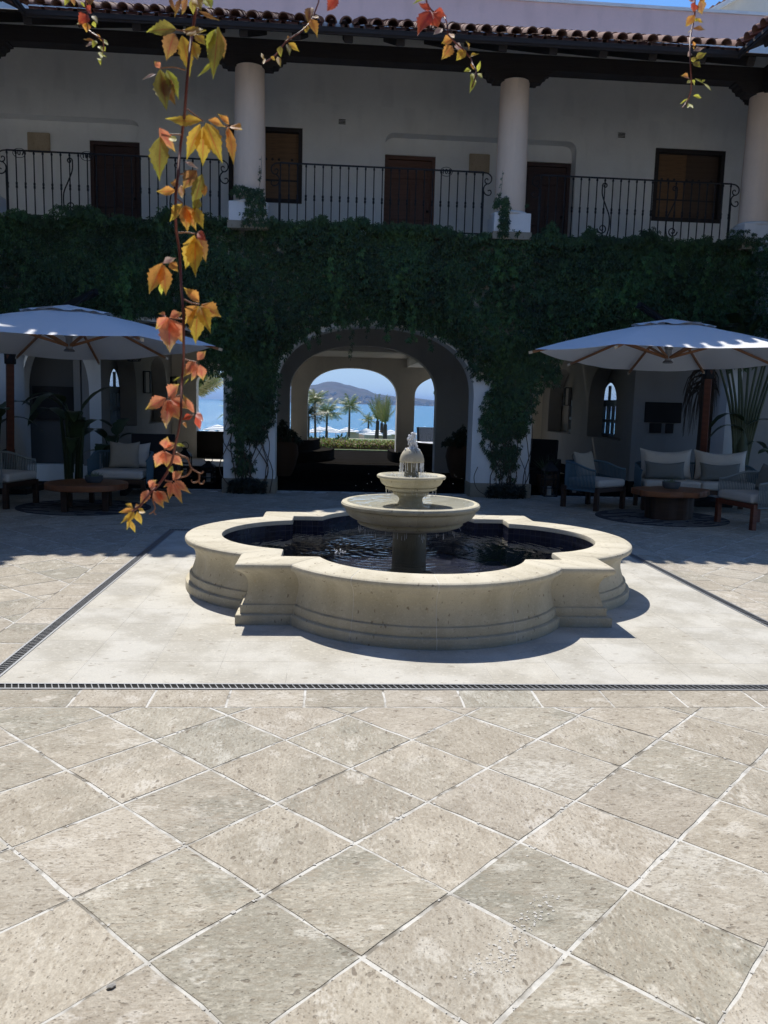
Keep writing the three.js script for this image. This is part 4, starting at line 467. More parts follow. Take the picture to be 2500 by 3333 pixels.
function strand(label, stemPx, groups, D, r0 = 0.0042) {
  const s = thing('hanging_creeper', label, 'creeper'), P = (x, y, dz = 0) => onD(x, y, D + dz);
  const st = stemPx.map(([x, y], i) => P(x, y, 0.03 * Math.sin(i * 1.3))), t = st[0].clone(), topY = 4.21; const pre = []; for (let k = 4; k >= 1; k--) pre.push(V3(t.x + 0.02 * Math.sin(k * 2), t.y + (topY - t.y) * k / 4, t.z + 0.02 * Math.cos(k)));
  part(s, 'stem', tube([...pre, ...st], r0, r0 * 0.55, 7, 90), STEM);
  for (const gr of groups) { const [ox, oy, k] = gr.z, X = x => ox + x * k, Y = y => oy + y * k, gs = [], dz = rr(-0.03, 0.03);
    for (const [ax, ay, bx, by, w, pg] of gr.l) { const lean = rr(-0.035, 0.02), a = P(X(ax), Y(ay), dz), b = P(X(bx), Y(by), dz + lean), up = V3(rr(-0.35, 0.35), rr(0.0, 0.6), 1).normalize(); const [c0, c1] = PIG_GLARE[pg || gr.c]; gs.push(leaflet(a, b, w * 0.95 * k / F * D * rr(0.9, 1.1), c0, c1, up, rr(0.05, 0.55), rr(-0.22, 0.32))); }
    part(s, 'leaf', gs, CREEP); if (gr.s) part(s, 'leaf_stalk', tube(gr.s.map(([x, y]) => P(X(x), Y(y), dz * 0.5)), 0.0016, 0.0013, 5, 10), TENDRIL); }
  return { s, P };
}
{
  const A = [350, 0, 0.3165], B = [350, 650, 0.3165], C = [350, 1250, 0.3014];
  const main = strand('long hanging creeper with large orange and yellow leaves close in front of the left side', [[640, -8], [633, 67], [622, 130], [615, 195], [607, 287], [599, 394], [590, 455], [584, 512], [577, 590], [571, 656], [574, 754], [584, 815], [590, 935], [597, 1030], [598, 1125], [598, 1169], [594, 1220], [590, 1280], [588, 1370], [573, 1437], [558, 1506], [531, 1563], [492, 1600], [455, 1648], [431, 1664]], [
    { z: A, c: 'l', l: [[760, -20, 680, 150, 60, 'b'], [1010, -30, 1085, 115, 110, 'g'], [900, -30, 960, 90, 110, 'y'], [640, -30, 690, 120, 45, 'b'], [820, -20, 760, 150, 90, 'b'], [870, -20, 880, 150, 80, 'l'], [930, 110, 1160, 220, 50, 'b']] },
    { z: A, c: 'l', s: [[880, 330], [740, 310], [700, 300]], l: [[710, 300, 400, 310, 200, 'l'], [690, 340, 600, 610, 190, 'b'], [770, 310, 1035, 350, 140, 'y'], [770, 370, 850, 750, 160, 'y'], [860, 420, 935, 650, 150, 'y'], [900, 350, 1010, 470, 110, 'y']] },
    { z: A, c: 'y', l: [[1110, 300, 1020, 545, 125, 'g'], [1140, 280, 1085, 820, 170, 'l'], [1160, 330, 1200, 620, 90, 'b'], [1100, 620, 930, 810, 45, 'g']] },
    { z: A, c: 'l', s: [[800, 720], [680, 690], [540, 700]], l: [[540, 700, 480, 620, 65, 'p'], [540, 720, 625, 1190, 200, 'l'], [610, 720, 735, 1005, 130, 'g'], [560, 790, 720, 1115, 150, 'b'], [500, 760, 360, 805, 40, 'w']] },
    { z: A, c: 'y', s: [[820, 1120], [900, 1180], [990, 1250]], l: [[970, 1240, 600, 1255, 160], [955, 1275, 810, 1650, 150], [985, 1300, 980, 1715, 180], [1015, 1265, 1165, 1645, 180], [1035, 1230, 1215, 1300, 80, 'o']] },
    { z: A, c: 'o', s: [[1200, 1290], [1255, 1305]], l: [[1250, 1280, 1135, 1160, 85], [1270, 1290, 1385, 1345, 120], [1250, 1320, 1300, 1700, 100], [1240, 1300, 1230, 1450, 50]] },
    { z: A, c: 'l', s: [[760, 1385], [640, 1380], [550, 1370]], l: [[530, 1310, 700, 1570, 110, 'p'], [545, 1410, 530, 1855, 190, 'l'], [640, 1400, 725, 1485, 75, 'g']] },
    { z: A, c: 'b', s: [[745, 1790], [850, 1790], [920, 1770]], l: [[790, 1660, 940, 1735, 55, 'w'], [915, 1750, 770, 1945, 150, 'b'], [975, 1790, 875, 2160, 140, 'l'], [990, 1890, 1010, 2045, 70, 'o']] },
    { z: A, c: 'o', l: [[700, 1960, 510, 1980, 95], [735, 1900, 640, 1870, 80, 'b'], [750, 1900, 775, 2050, 70]] },
    { z: B, c: 'y', s: [[700, -20], [740, 10], [775, 40]], l: [[770, 40, 655, 230, 130], [785, 60, 825, 325, 125, 'o'], [800, 55, 910, 310, 130, 'o'], [890, 70, 985, 295, 110], [945, -10, 890, 125, 90, 'l']] },
    { z: B, c: 'y', s: [[730, 340], [810, 335], [900, 350]], l: [[895, 365, 800, 720, 165], [905, 390, 900, 785, 185], [950, 360, 1000, 630, 120, 'b'], [930, 330, 1005, 420, 85, 'r']] },
    { z: B, c: 'o', s: [[720, 680], [640, 640], [560, 655]], l: [[565, 655, 432, 985, 165], [580, 670, 600, 995, 150], [640, 640, 725, 740, 95], [570, 650, 700, 590, 80, 'w'], [545, 860, 555, 980, 50, 'g']] },
    { z: B, c: 'o', s: [[780, 1020], [860, 1060], [945, 1075]], l: [[945, 1050, 778, 905, 135], [970, 1075, 1160, 1215, 170], [920, 1090, 795, 1275, 160], [940, 1095, 890, 1480, 195, 'y'], [955, 1095, 1050, 1340, 160, 'y']] },
    { z: B, c: 'p', s: [[790, 1230], [700, 1220], [635, 1215]], l: [[640, 1205, 775, 1160, 95], [630, 1220, 645, 1610, 195], [620, 1210, 498, 1330, 110], [600, 1200, 535, 1165, 60], [650, 1230, 775, 1480, 150]] },
    { z: B, c: 'p', s: [[790, 1640], [860, 1660], [915, 1665]], l: [[910, 1665, 785, 1810, 115], [920, 1645, 1015, 1555, 95], [925, 1690, 855, 1865, 105], [950, 1695, 985, 1865, 110], [840, 1830, 785, 1915, 18, 'g'], [750, 1820, 680, 1860, 18, 'g']] },
    { z: C, c: 'p', s: [[790, 120], [720, 140], [650, 150]], l: [[655, 130, 795, -5, 155], [630, 150, 412, 280, 155], [640, 170, 655, 500, 155], [660, 170, 795, 410, 160], [680, 150, 885, 285, 125]] },
    { z: C, c: 'r', s: [[800, 380], [870, 350], [930, 330]], l: [[920, 340, 805, 390, 85], [935, 310, 812, 110, 70, 'p'], [955, 340, 1003, 495, 70], [960, 315, 1038, 410, 75], [820, 410, 852, 468, 40, 'o'], [960, 300, 1020, 330, 30, 'w']] },
    { z: C, c: 'p', s: [[740, 650], [680, 680], [610, 710]], l: [[615, 695, 645, 575, 125], [630, 700, 745, 635, 95], [740, 650, 832, 667, 40, 'g'], [600, 720, 508, 915, 140], [625, 725, 642, 895, 150], [720, 765, 805, 885, 115], [680, 890, 718, 962, 60, 'g']] },
    { z: C, c: 'p', s: [[620, 1040], [660, 1050], [700, 1050]], l: [[705, 1035, 818, 935, 95], [690, 1060, 668, 1250, 85], [710, 1060, 800, 1285, 95], [725, 1040, 880, 1170, 85], [690, 1060, 600, 1120, 40]] },
    { z: C, c: 'p', s: [[520, 1120], [490, 1130], [465, 1140]], l: [[450, 1115, 540, 1030, 95], [480, 1110, 560, 1085, 50], [445, 1145, 362, 1300, 105], [500, 1155, 605, 1330, 105], [530, 1150, 668, 1285, 95]] },
    { z: C, c: 'y', l: [[280, 1350, 118, 1388, 60, 'o'], [275, 1335, 183, 1295, 60], [285, 1365, 215, 1500, 75], [320, 1375, 362, 1525, 75], [340, 1370, 422, 1412, 50], [260, 1400, 148, 1508, 55], [245, 1470, 300, 1610, 65], [330, 1345, 402, 1372, 40], [250, 1450, 205, 1580, 50], [300, 1330, 330, 1300, 40, 'o']] },
  ], 1.62);
  const T = (a, r = 0.0022) => part(main.s, 'tendril', tube(a.map(([x, y]) => main.P(C[0] + x * C[2], C[1] + y * C[2])), r, r * 0.6, 6, 26), TENDRIL);
  T([[740, 740], [800, 775], [860, 800], [885, 860], [905, 910], [950, 940], [990, 962], [1015, 965], [1035, 945]]); T([[905, 910], [885, 960], [845, 995], [785, 1010]]); T([[990, 965], [992, 1000], [985, 1040], [950, 1062], [915, 1058], [905, 1035]], 0.0018); T([[985, 1045], [1000, 1075], [1030, 1075], [1046, 1042]], 0.0018); T([[485, 1240], [500, 1290], [515, 1340], [490, 1380], [450, 1405]], 0.0016); T([[500, 1370], [510, 1400], [525, 1412]], 0.0013);
  const D5 = [0, 0, 0.3014], U3 = [800, 0, 0.5425], R4 = [1900, 0, 0.3617];
  strand('short hanging creeper shoot with an orange leaf at the top left', [[278, -8], [285, 30], [285, 90], [307, 112], [340, 136], [330, 180]], [
    { z: D5, c: 'o', l: [[740, -20, 697, 50, 50, 'g'], [800, -30, 800, 65, 60, 'b'], [965, -40, 970, 55, 100, 'b'], [870, 20, 920, 80, 30, 'g'], [920, 75, 990, 145, 100, 'r'], [955, 165, 845, 250, 125, 'r'], [1000, 170, 1052, 235, 60, 'l'], [950, 250, 930, 345, 95, 'o'], [1010, 230, 1025, 300, 60, 'g'], [940, 240, 920, 290, 50, 'g'], [900, 230, 825, 272, 30, 'g']] },
    { z: D5, c: 'g', l: [[1010, 430, 900, 430, 42, 'o'], [1020, 460, 920, 492, 50, 'w'], [1040, 440, 1000, 500, 60], [1110, 420, 1172, 500, 40], [1110, 500, 1135, 548, 50], [1060, 500, 1110, 540, 40], [1090, 590, 1155, 622, 26], [1085, 620, 1080, 695, 40], [1075, 560, 1110, 640, 50], [1090, 640, 1040, 650, 30], [1040, 360, 1100, 440, 30, 'o']] }], 1.75, 0.003);
  strand('hanging creeper shoot reaching towards the left column top', [[1040, -8], [1028, 32], [1011, 70], [979, 103], [930, 136], [892, 184], [854, 206]], [
    { z: U3, c: 'r', l: [[550, -20, 488, 75, 85], [395, 45, 370, 130, 60, 'b'], [385, 110, 432, 212, 60, 'o'], [370, 150, 360, 200, 40, 'y'], [400, 100, 440, 120, 40, 'b']] },
    { z: U3, c: 'y', l: [[255, 255, 322, 312, 34], [250, 265, 265, 325, 32, 'l'], [265, 225, 240, 250, 40, 'b'], [205, 275, 208, 340, 38, 'l'], [190, 340, 210, 405, 30], [112, 365, 88, 305, 16], [150, 340, 180, 360, 24], [115, 350, 105, 395, 14]] }], 1.9, 0.0028);
  strand('hanging creeper shoot with red leaves above the middle of the gallery', [[1385, -8], [1402, 32], [1440, 50], [1456, 82], [1457, 110], [1484, 140], [1527, 180], [1540, 215], [1552, 235], [1536, 285]], [
    { z: U3, c: 'r', l: [[1110, 60, 1035, 20, 55], [1110, 70, 1030, 200, 95], [1118, 75, 1155, 165, 95], [1130, 68, 1210, 92, 52], [1075, 0, 1000, 15, 30, 'g'], [1180, 170, 1125, 208, 38, 'w']] },
    { z: U3, c: 'o', l: [[1240, 235, 1175, 265, 62], [1240, 275, 1178, 352, 62], [1255, 275, 1310, 300, 60, 'w'], [1320, 300, 1262, 358, 62, 'y'], [1335, 300, 1332, 245, 34, 'y'], [1220, 200, 1250, 240, 40], [1340, 345, 1392, 318, 30, 'y']] },
    { z: U3, c: 'g', l: [[1352, 420, 1306, 432, 30], [1390, 430, 1408, 365, 25], [1375, 470, 1348, 540, 38], [1360, 440, 1360, 490, 30], [1395, 440, 1418, 470, 26], [1350, 380, 1370, 420, 22, 'o']] }], 1.8, 0.003);
  strand('hanging creeper shoot at the upper right in front of the corner', [[2262, -8], [2262, 47], [2249, 108], [2246, 163], [2249, 235], [2249, 300], [2234, 335], [2222, 350]], [
    { z: R4, c: 'r', l: [[1000, 0, 930, 25, 50], [1050, 0, 1065, 135, 95, 'b'], [995, 20, 985, 115, 85], [1000, 130, 912, 248, 82, 'o'], [1040, -30, 1090, 20, 60, 'o']] },
    { z: R4, c: 'o', l: [[985, 250, 1095, 272, 65], [1010, 170, 1075, 205, 40, 'y'], [975, 265, 932, 300, 30, 'y'], [1010, 200, 1020, 150, 30, 'g'], [985, 370, 990, 445, 40], [990, 455, 1082, 430, 42, 'w'], [960, 470, 940, 505, 40, 'w']] },
    { z: R4, c: 'l', l: [[1000, 530, 1108, 468, 60], [990, 510, 985, 560, 60], [985, 555, 1055, 602, 62], [945, 700, 882, 678, 60, 'o'], [965, 720, 925, 755, 36, 'g'], [975, 720, 1010, 765, 40, 'g']] },
    { z: R4, c: 'g', l: [[1000, 705, 1080, 750, 22], [1080, 750, 1155, 815, 26], [1060, 740, 1095, 715, 20], [985, 860, 1065, 882, 36], [940, 885, 860, 940, 18], [950, 930, 930, 985, 30], [945, 930, 985, 980, 40]] }], 1.85, 0.003);
}
// ================================================================ CANTILEVER PARASOLS
function parasol(name, label, cx, cz, lift, sgn) {
  const t = thing(name, label, 'umbrella', [cx, 0, cz], 0, 'cantilever parasols over the two lounges');
  const rim = [[-2.0, 2.39, 0.28], [-1.28, 2.40, 1.52], [0.56, 2.385, 2.0], [1.82, 2.39, 0.92], [1.95, 2.35, -0.65], [1.28, 2.29, -1.62], [0.10, 2.25, -1.72], [-1.0, 2.33, -1.28]].map(p => V3(sgn * p[0], p[1] + lift, p[2]));
  const apex = V3(0, 2.86 + lift, 0), pos = [], uv = [], K = 10, N = 8;
  const at = (i, f, t) => { const a = rim[i % N], b = rim[(i + 1) % N], r = a.clone().lerp(b, f); const p = apex.clone().lerp(r, t); p.y += 0.035 * Math.sin(Math.PI * t) - 0.03 * Math.sin(Math.PI * f) * t * t; return p; };
  const skin = (t0, t1, dy, wav) => { for (let i = 0; i < N; i++) for (let a = 0; a < 8; a++) for (let k = 0; k < K; k++) { const T = q => t0 + (t1 - t0) * q / K, P = (f, q) => { const p = at(i, f / 8, T(q)); p.y += dy + wav * Math.sin((i + f / 8) * 11.0 + 2 * Math.sin(i * 2.3)) * Math.pow(q / K, 2) + 0.012 * (fbm(nA, p.x * 4 + 40, p.z * 9 + 40, 256, 3) - 0.5); return p; }; for (const v of [P(a, k), P(a, k + 1), P(a + 1, k + 1), P(a, k), P(a + 1, k + 1), P(a + 1, k)]) { pos.push(v.x, v.y, v.z); uv.push(v.x, v.z); } } const g = new THREE.BufferGeometry(); g.setAttribute('position', new THREE.Float32BufferAttribute(pos.splice(0), 3)); g.setAttribute('uv', new THREE.Float32BufferAttribute(uv.splice(0), 2)); return toCreasedNormals(g, 0.5); };
  part(t, 'canopy', skin(0.2, 1, 0, 0), M.canvas); part(t, 'vent_cap', skin(0.0, 0.30, 0.032, 0.013), M.canvas);
  const hub = V3(0, 2.36 + lift, 0); part(t, 'hub', lathe([[0.001, -0.09], [0.06, -0.09], [0.075, -0.08], [0.06, -0.06], [0.045, -0.05], [0.045, 0.1], [0.06, 0.11], [0.06, 0.3], [0.001, 0.3]], 20).translate(hub.x, hub.y, hub.z), M.steel);
  rim.forEach((r, i) => { const a = at(i, 0, 0.03).add(V3(0, -0.05, 0)), m = at(i, 0, 0.55).add(V3(0, -0.045, 0)), e = r.clone().lerp(apex, -0.02).add(V3(0, -0.03, 0)); const rib = part(t, 'rib', [bar(a, m, 0.028, 0.034), bar(m, e, 0.026, 0.032)], M.teak); part(rib, 'strut', bar(hub.clone().add(V3(0, -0.02, 0)), at(i, 0, 0.46).add(V3(0, -0.07, 0)), 0.026, 0.032), M.teak); part(rib, 'rib_tip', bar(e, e.clone().add(r.clone().sub(apex).normalize().multiplyScalar(0.05)), 0.03, 0.036), M.tan); });
  const mt = V3(sgn * 1.45, 2.30 + lift, -1.75), mb = V3(sgn * 1.66, 0.35, -2.15); part(t, 'mast', [bar(mt, mb, 0.11, 0.13)], M.legRed);
  part(t, 'mast_foot', bar(mb.clone().add(V3(0, 0.35, 0.04)), mb.clone().add(V3(0.01, -0.35, 0)), 0.15, 0.16), M.black); part(t, 'mast_sleeve', [bar(mt.clone().add(V3(0, -0.16, 0)), mt.clone().add(V3(0, 0.02, 0)), 0.125, 0.145)], M.black);
  part(t, 'boom', [bar(mt, V3(sgn * 1.4, 2.62 + lift, -1.7), 0.1, 0.1), bar(V3(sgn * 1.45, 2.58 + lift, -1.7), V3(sgn * -0.1, 3.2 + lift, -1.0), 0.08, 0.09), bar(V3(sgn * -0.06, 3.2 + lift, -1.0), V3(0, 2.8 + lift, 0), 0.03, 0.03)], M.black);
  part(t, 'base', rbox(sgn * 1.66 - 0.4, sgn * 1.66 + 0.4, 0, 0.1, -2.55, -1.75, 0.02), M.black); return t;
}
parasol('garden_parasol', 'white canvas cantilever parasol on a wooden mast over the right hand lounge set with sofa', 4.80, -11.35, 0, 1);
parasol('garden_parasol', 'white canvas cantilever parasol over the left lounge, half hidden by the hanging creeper', -3.53, -11.35, -0.09, -1);

// ================================================================ LOUNGE FURNITURE
function softBox(w, h, d, puff = 0.03, r = 0.045) { const g = new RoundedBoxGeometry(w, h, d, 6, Math.min(r, h * 0.45)); const p = g.attributes.position; for (let i = 0; i < p.count; i++) { const x = p.getX(i) / w * 2, y = p.getY(i) / h * 2, z = p.getZ(i) / d * 2; p.setY(i, p.getY(i) + Math.sign(y) * Math.abs(y) * puff * (1 - x * x) * (1 - z * z) + 0.010 * (fbm(nB, p.getX(i) * 7 + 30, p.getZ(i) * 7 + 30, 256, 3) - 0.5)); } g.computeVertexNormals(); return uvBox(g); }
function pillowGeo(w, h, d, sag = 0) { const n = 18, g = new THREE.BoxGeometry(w, h, d, n, n, 2), p = g.attributes.position; for (let i = 0; i < p.count; i++) { const u = p.getX(i) / w * 2, v = p.getY(i) / h * 2, s = p.getZ(i) / d * 2, k = Math.pow(Math.max(0, 1 - u ** 4), 0.5) * Math.pow(Math.max(0, 1 - v ** 4), 0.5); p.setXYZ(i, p.getX(i) * (1 - 0.07 * (1 - v * v) * u * u), p.getY(i) * (1 - 0.07 * (1 - u * u)) - sag * (1 - u * u) * (v > 0 ? v : 0), s * d / 2 * (0.12 + 0.88 * k) + 0.03 * k * (fbm(nC, p.getX(i) * 8 + 30, p.getY(i) * 8 + 30, 256, 3) - 0.5)); } g.computeVertexNormals(); return uvBox(mergeVertices(g)); }
// rope tub chair or sofa; faces +z in its own axes
function lounger(name, label, cat, pos, turn, o) {
  const t = thing(name, label, cat, pos, turn), W = o.w, D = 0.76, hw = W / 2;
  for (const [x, z] of [[-hw + 0.05, D / 2 - 0.04], [hw - 0.05, D / 2 - 0.04], [-hw + 0.07, -D / 2 + 0.06], [hw - 0.07, -D / 2 + 0.06]]) part(t, 'leg', rbox(x - 0.035, x + 0.035, 0, 0.36, z - 0.035, z + 0.035, 0.008), o.leg);
  part(t, 'seat_frame', [rbox(-hw + 0.02, hw - 0.02, 0.29, 0.36, -D / 2 + 0.03, D / 2 - 0.01, 0.01)], o.leg);
  // rope wall: an outer rail bent round three sides, wrapped with close cords
  const path = []; const rad = 0.26, y1 = s => 0.74 - 0.10 * sstep(0.5, 1, Math.abs(s)); const push = (x, z) => path.push([x, z]); push(-hw, D / 2 - 0.06); push(-hw, -D / 2 + rad); for (let i = 1; i < 7; i++) { const a = Math.PI + i / 7 * Math.PI / 2; push(-hw + rad + rad * Math.cos(a), -D / 2 + rad + rad * Math.sin(a)); } push(-hw + rad, -D / 2); push(hw - rad, -D / 2); for (let i = 1; i < 7; i++) { const a = 1.5 * Math.PI + i / 7 * Math.PI / 2; push(hw - rad + rad * Math.cos(a), -D / 2 + rad + rad * Math.sin(a)); } push(hw, -D / 2 + rad); push(hw, D / 2 - 0.06);
  const c = new THREE.CatmullRomCurve3(path.map(p => V3(p[0], 0, p[1])), false, 'centripetal'), L = c.getLength(), n = Math.floor(L / 0.026), cords = [], topR = [], botR = [];
  for (let i = 0; i <= n; i++) { const q = c.getPointAt(i / n), s = i / n * 2 - 1, y = y1(s); topR.push([q.x, y, q.z]); botR.push([q.x * 0.985, 0.31, q.z * 0.985]); cords.push(tube([[q.x, y, q.z], [q.x * 1.01, 0.5, q.z * 1.01], [q.x * 0.985, 0.30, q.z * 0.985]], 0.0085, 0.0085, 5, 3)); }
  part(t, 'rail', [tube(topR, 0.018, 0.018, 8, 50), tube(botR, 0.014, 0.014, 6, 50)], o.rope); part(t, 'rope_back', cords, o.rope).userData.kind = 'stuff';
  const ns = o.seats; for (let k = 0; k < ns; k++) { const w = (W - 0.1) / ns, x = -hw + 0.05 + w * (k + 0.5); part(t, 'seat_cushion', mv(softBox(w - 0.008, 0.125, D - 0.08, 0.018), x, 0.425, 0.045), M.cushion); }
  return t;
}
const throwPillow = (label, m, pos, turn, w, h, tilt, sag = 0.02) => { const p = thing('pillow', label, 'pillow', pos, turn); part(p, 'cover', mv(pillowGeo(w, h, 0.15, sag), 0, h / 2, 0, 0, tilt), m); return p; };
const loc = (t, x, y, z) => V3(x, y, z).applyAxisAngle(V3(0, 1, 0), t.rotation.y).add(t.position);
{
  const cr = lounger('rope_chair', 'blue rope tub chair with white seat cushion at the left of the right lounge set', 'armchair', [4.30, 0, -12.78], 0.62, { w: 0.80, seats: 1, rope: M.ropeBlue, leg: M.legDark });
  throwPillow('striped beige pillow in the blue rope chair beside the sofa', M.pillowTan, loc(cr, 0.02, 0.49, -0.2), cr.rotation.y, 0.46, 0.42, -0.28);
  const so = lounger('rope_sofa', 'two seat rope sofa with white cushions under the right parasol', 'sofa', [5.98, 0, -12.72], -0.16, { w: 1.86, seats: 2, rope: M.ropeBlue, leg: M.legDark });
  for (const s of [-1, 1]) { const p = thing('back_cushion', s < 0 ? 'cream back cushion on the left half of the rope sofa' : 'cream back cushion on the right half of the rope sofa', 'cushion', loc(so, s * 0.44, 0.485, -0.20), so.rotation.y); part(p, 'cover', mv(pillowGeo(0.84, 0.50, 0.24, 0.05), 0, 0.25, 0, 0, -0.2), M.cushion);
    throwPillow(s < 0 ? 'dark grey oblong pillow on the left seat of the sofa' : 'dark grey oblong pillow on the right seat of the sofa', M.pillowGray, loc(so, s * 0.44 - 0.06, 0.49, 0.02), so.rotation.y, 0.64, 0.30, -0.3, 0.035); }
  const c2 = lounger('rope_chair', 'grey rope armchair on reddish wooden legs cut by the right edge', 'armchair', [6.10, 0, -11.0], -1.38, { w: 0.84, seats: 1, rope: M.ropeGray, leg: M.legRed });
  throwPillow('pale pillow leaning in the grey rope armchair at the right edge', M.pillowGray, loc(c2, 0, 0.49, -0.2), c2.rotation.y, 0.46, 0.40, -0.3);
  const cl = lounger('rope_chair', 'blue rope tub chair facing the fountain behind the round left table', 'armchair', [-3.17, 0, -12.62], 0.02, { w: 0.86, seats: 1, rope: M.ropeBlue, leg: M.legDark });
  throwPillow('square taupe pillow in the left rope chair facing the fountain', M.pillowTan, loc(cl, 0.0, 0.49, -0.14), cl.rotation.y, 0.46, 0.42, -0.22); throwPillow('white pillow behind the taupe one in the left rope chair', M.cushion, loc(cl, 0.12, 0.49, -0.25), cl.rotation.y, 0.5, 0.40, -0.2);
  lounger('rope_chair', 'dark rope chair with white seat cut by the left edge', 'armchair', [-4.72, 0, -11.85], 1.35, { w: 0.82, seats: 1, rope: M.ropeGray, leg: M.legDark });
}
function table(name, label, pos, r, m, irregular) {
  const t = thing(name, label, 'table', pos), pts = []; for (let i = 0; i < 48; i++) { const a = i / 48 * 6.2832, q = r * (1 + (irregular ? 0.10 * Math.sin(a * 2 + 0.7) + 0.05 * Math.sin(a * 5 + 1) + 0.03 * Math.sin(a * 9) : 0)); pts.push([q * Math.cos(a) * (irregular ? 1.1 : 1), q * Math.sin(a)]); }
  const H = irregular ? 0.355 : 0.30; part(t, 'tabletop', extr(poly(pts), 0, 0.085, 0.012, 8).rotateX(-Math.PI / 2).translate(0, H, 0), m);
  if (irregular) part(t, 'base', extr(poly(pts.map(p => [p[0] * 0.62, p[1] * 0.62])), 0, 0.356, 0.01, 8).rotateX(-Math.PI / 2), M.legDark); else for (let k = 0; k < 4; k++) part(t, 'leg', rbox(-0.04, 0.04, 0, 0.302, -0.04, 0.04, 0.008).translate(Math.cos(k * 1.57 + 0.6) * r * 0.68, 0, Math.sin(k * 1.57 + 0.6) * r * 0.68), M.legDark);
  return t;
}
table('coffee_table', 'live edge wooden slab table in front of the sofa', [5.12, 0, -11.66], 0.50, M.tableTop, true);
table('coffee_table', 'round wooden low table on four legs in the left lounge', [-3.40, 0, -11.55], 0.56, M.tableTop, false);
function bowl(label, pos, r, m) { const t = thing('plant_bowl', label, 'planter', pos); part(t, 'bowl', lathe([[0.001, 0.0], [r * 0.75, 0], [r * 0.95, r * 0.3], [r, r * 0.75], [r * 0.94, r * 0.75], [r * 0.85, r * 0.55], [0.001, r * 0.5]], 28), m); const L = []; for (let i = 0; i < 40; i++) { const a = rr(0, 6.28), q = rr(0, r * 0.7), l = rr(0.05, 0.11); L.push(mv(new THREE.ConeGeometry(0.008, l, 5).translate(0, l / 2, 0), Math.cos(a) * q, r * 0.5, Math.sin(a) * q, -a + 1.57, q / r * 1.3, 0)); } part(t, 'succulent', L, leafMat([0.12, 0.17, 0.10], 0)); }
bowl('grey bowl of succulents on the live edge table', [5.16, 0.441, -11.75], 0.135, mat({ color: [0.10, 0.12, 0.14], roughness: 0.8 })); bowl('dark bowl with a small plant on the round left table', [-3.30, 0.386, -11.55], 0.125, mat({ color: [0.07, 0.09, 0.11], roughness: 0.8 }));
function rug(label, pos, rx, rz, rot) { const t = thing('round_rug', label, 'rug', pos, rot); part(t, 'field', mv(new THREE.CylinderGeometry(1, 1, 0.006, 64), 0, 0.004, 0, 0, 0, 0, [rx, 1, rz]), M.rugD); const g = []; for (let i = -9; i <= 9; i++) { const z = i / 10, hw = Math.sqrt(1 - z * z) * 0.94; for (let k = 0; k < 5; k++) { const a = rr(-hw, hw * 0.7), b = Math.min(hw, a + rr(0.1, 0.5)); g.push(box(a * rx, b * rx, 0.0085, 0.0105, (z - 0.018) * rz + k * 0.004, (z + 0.018) * rz + k * 0.004)); } } part(t, 'stripes', g, M.rugL).userData.kind = 'stuff'; }
rug('dark patterned round rug under the live edge table', [5.02, 0, -11.7], 1.0, 0.93, 0.4); rug('dark patterned rug under the round left table', [-3.5, 0, -11.75], 0.95, 0.85, -0.3);

// lanterns, wall lamps, frames, pots, chairs in the dark
function floorLantern(label, p, h = 0.62) { const t = thing('floor_lantern', label, 'lantern', p), w = 0.115; const fr = []; for (const [x, z] of [[-w, -w], [w, -w], [w, w], [-w, w]]) fr.push(box(x - 0.01, x + 0.01, 0, h * 0.66, z - 0.01, z + 0.01)); for (let k = 0; k < 4; k++) for (const [a, b, c, d] of [[-w, w, -w, -w], [-w, w, w, w], [-w, -w, -w, w], [w, w, -w, w]]) fr.push(box(a - 0.008, b + 0.008, k * h * 0.21, k * h * 0.21 + 0.016, c - 0.008, d + 0.008)); part(t, 'frame', fr, M.iron); part(t, 'roof', lathe([[0.18, h * 0.66], [0.17, h * 0.69], [0.07, h * 0.82], [0.05, h * 0.84], [0.05, h * 0.9], [0.001, h * 0.92]], 4).rotateY(0.785), M.iron); part(t, 'handle', mv(new THREE.TorusGeometry(0.075, 0.007, 6, 20), 0, h * 0.97, 0), M.iron); part(t, 'candle', new THREE.CylinderGeometry(0.04, 0.04, 0.16, 14).translate(0, 0.1, 0), M.cushion); part(t, 'pane', [box(-w, w, 0.02, h * 0.66, w - 0.002, w), box(-w, w, 0.02, h * 0.66, -w, -w + 0.002)], M.glass); return t; }
floorLantern('iron candle lantern standing behind the blue rope chair', [4.02, 0, -14.35], 0.72); floorLantern('smaller iron lantern half hidden behind the blue rope chair back', [4.66, 0, -14.9], 0.72);
floorLantern('tall candle lantern in the dark left of the vine pillar', [-2.92, 0, -16.6], 0.66); floorLantern('low lantern close to the left edge of the vine pillar', [-2.30, 0, -15.6], 0.46); floorLantern('lantern nearest the left terrace wall behind the tendril', [-3.42, 0, -16.6], 0.5);
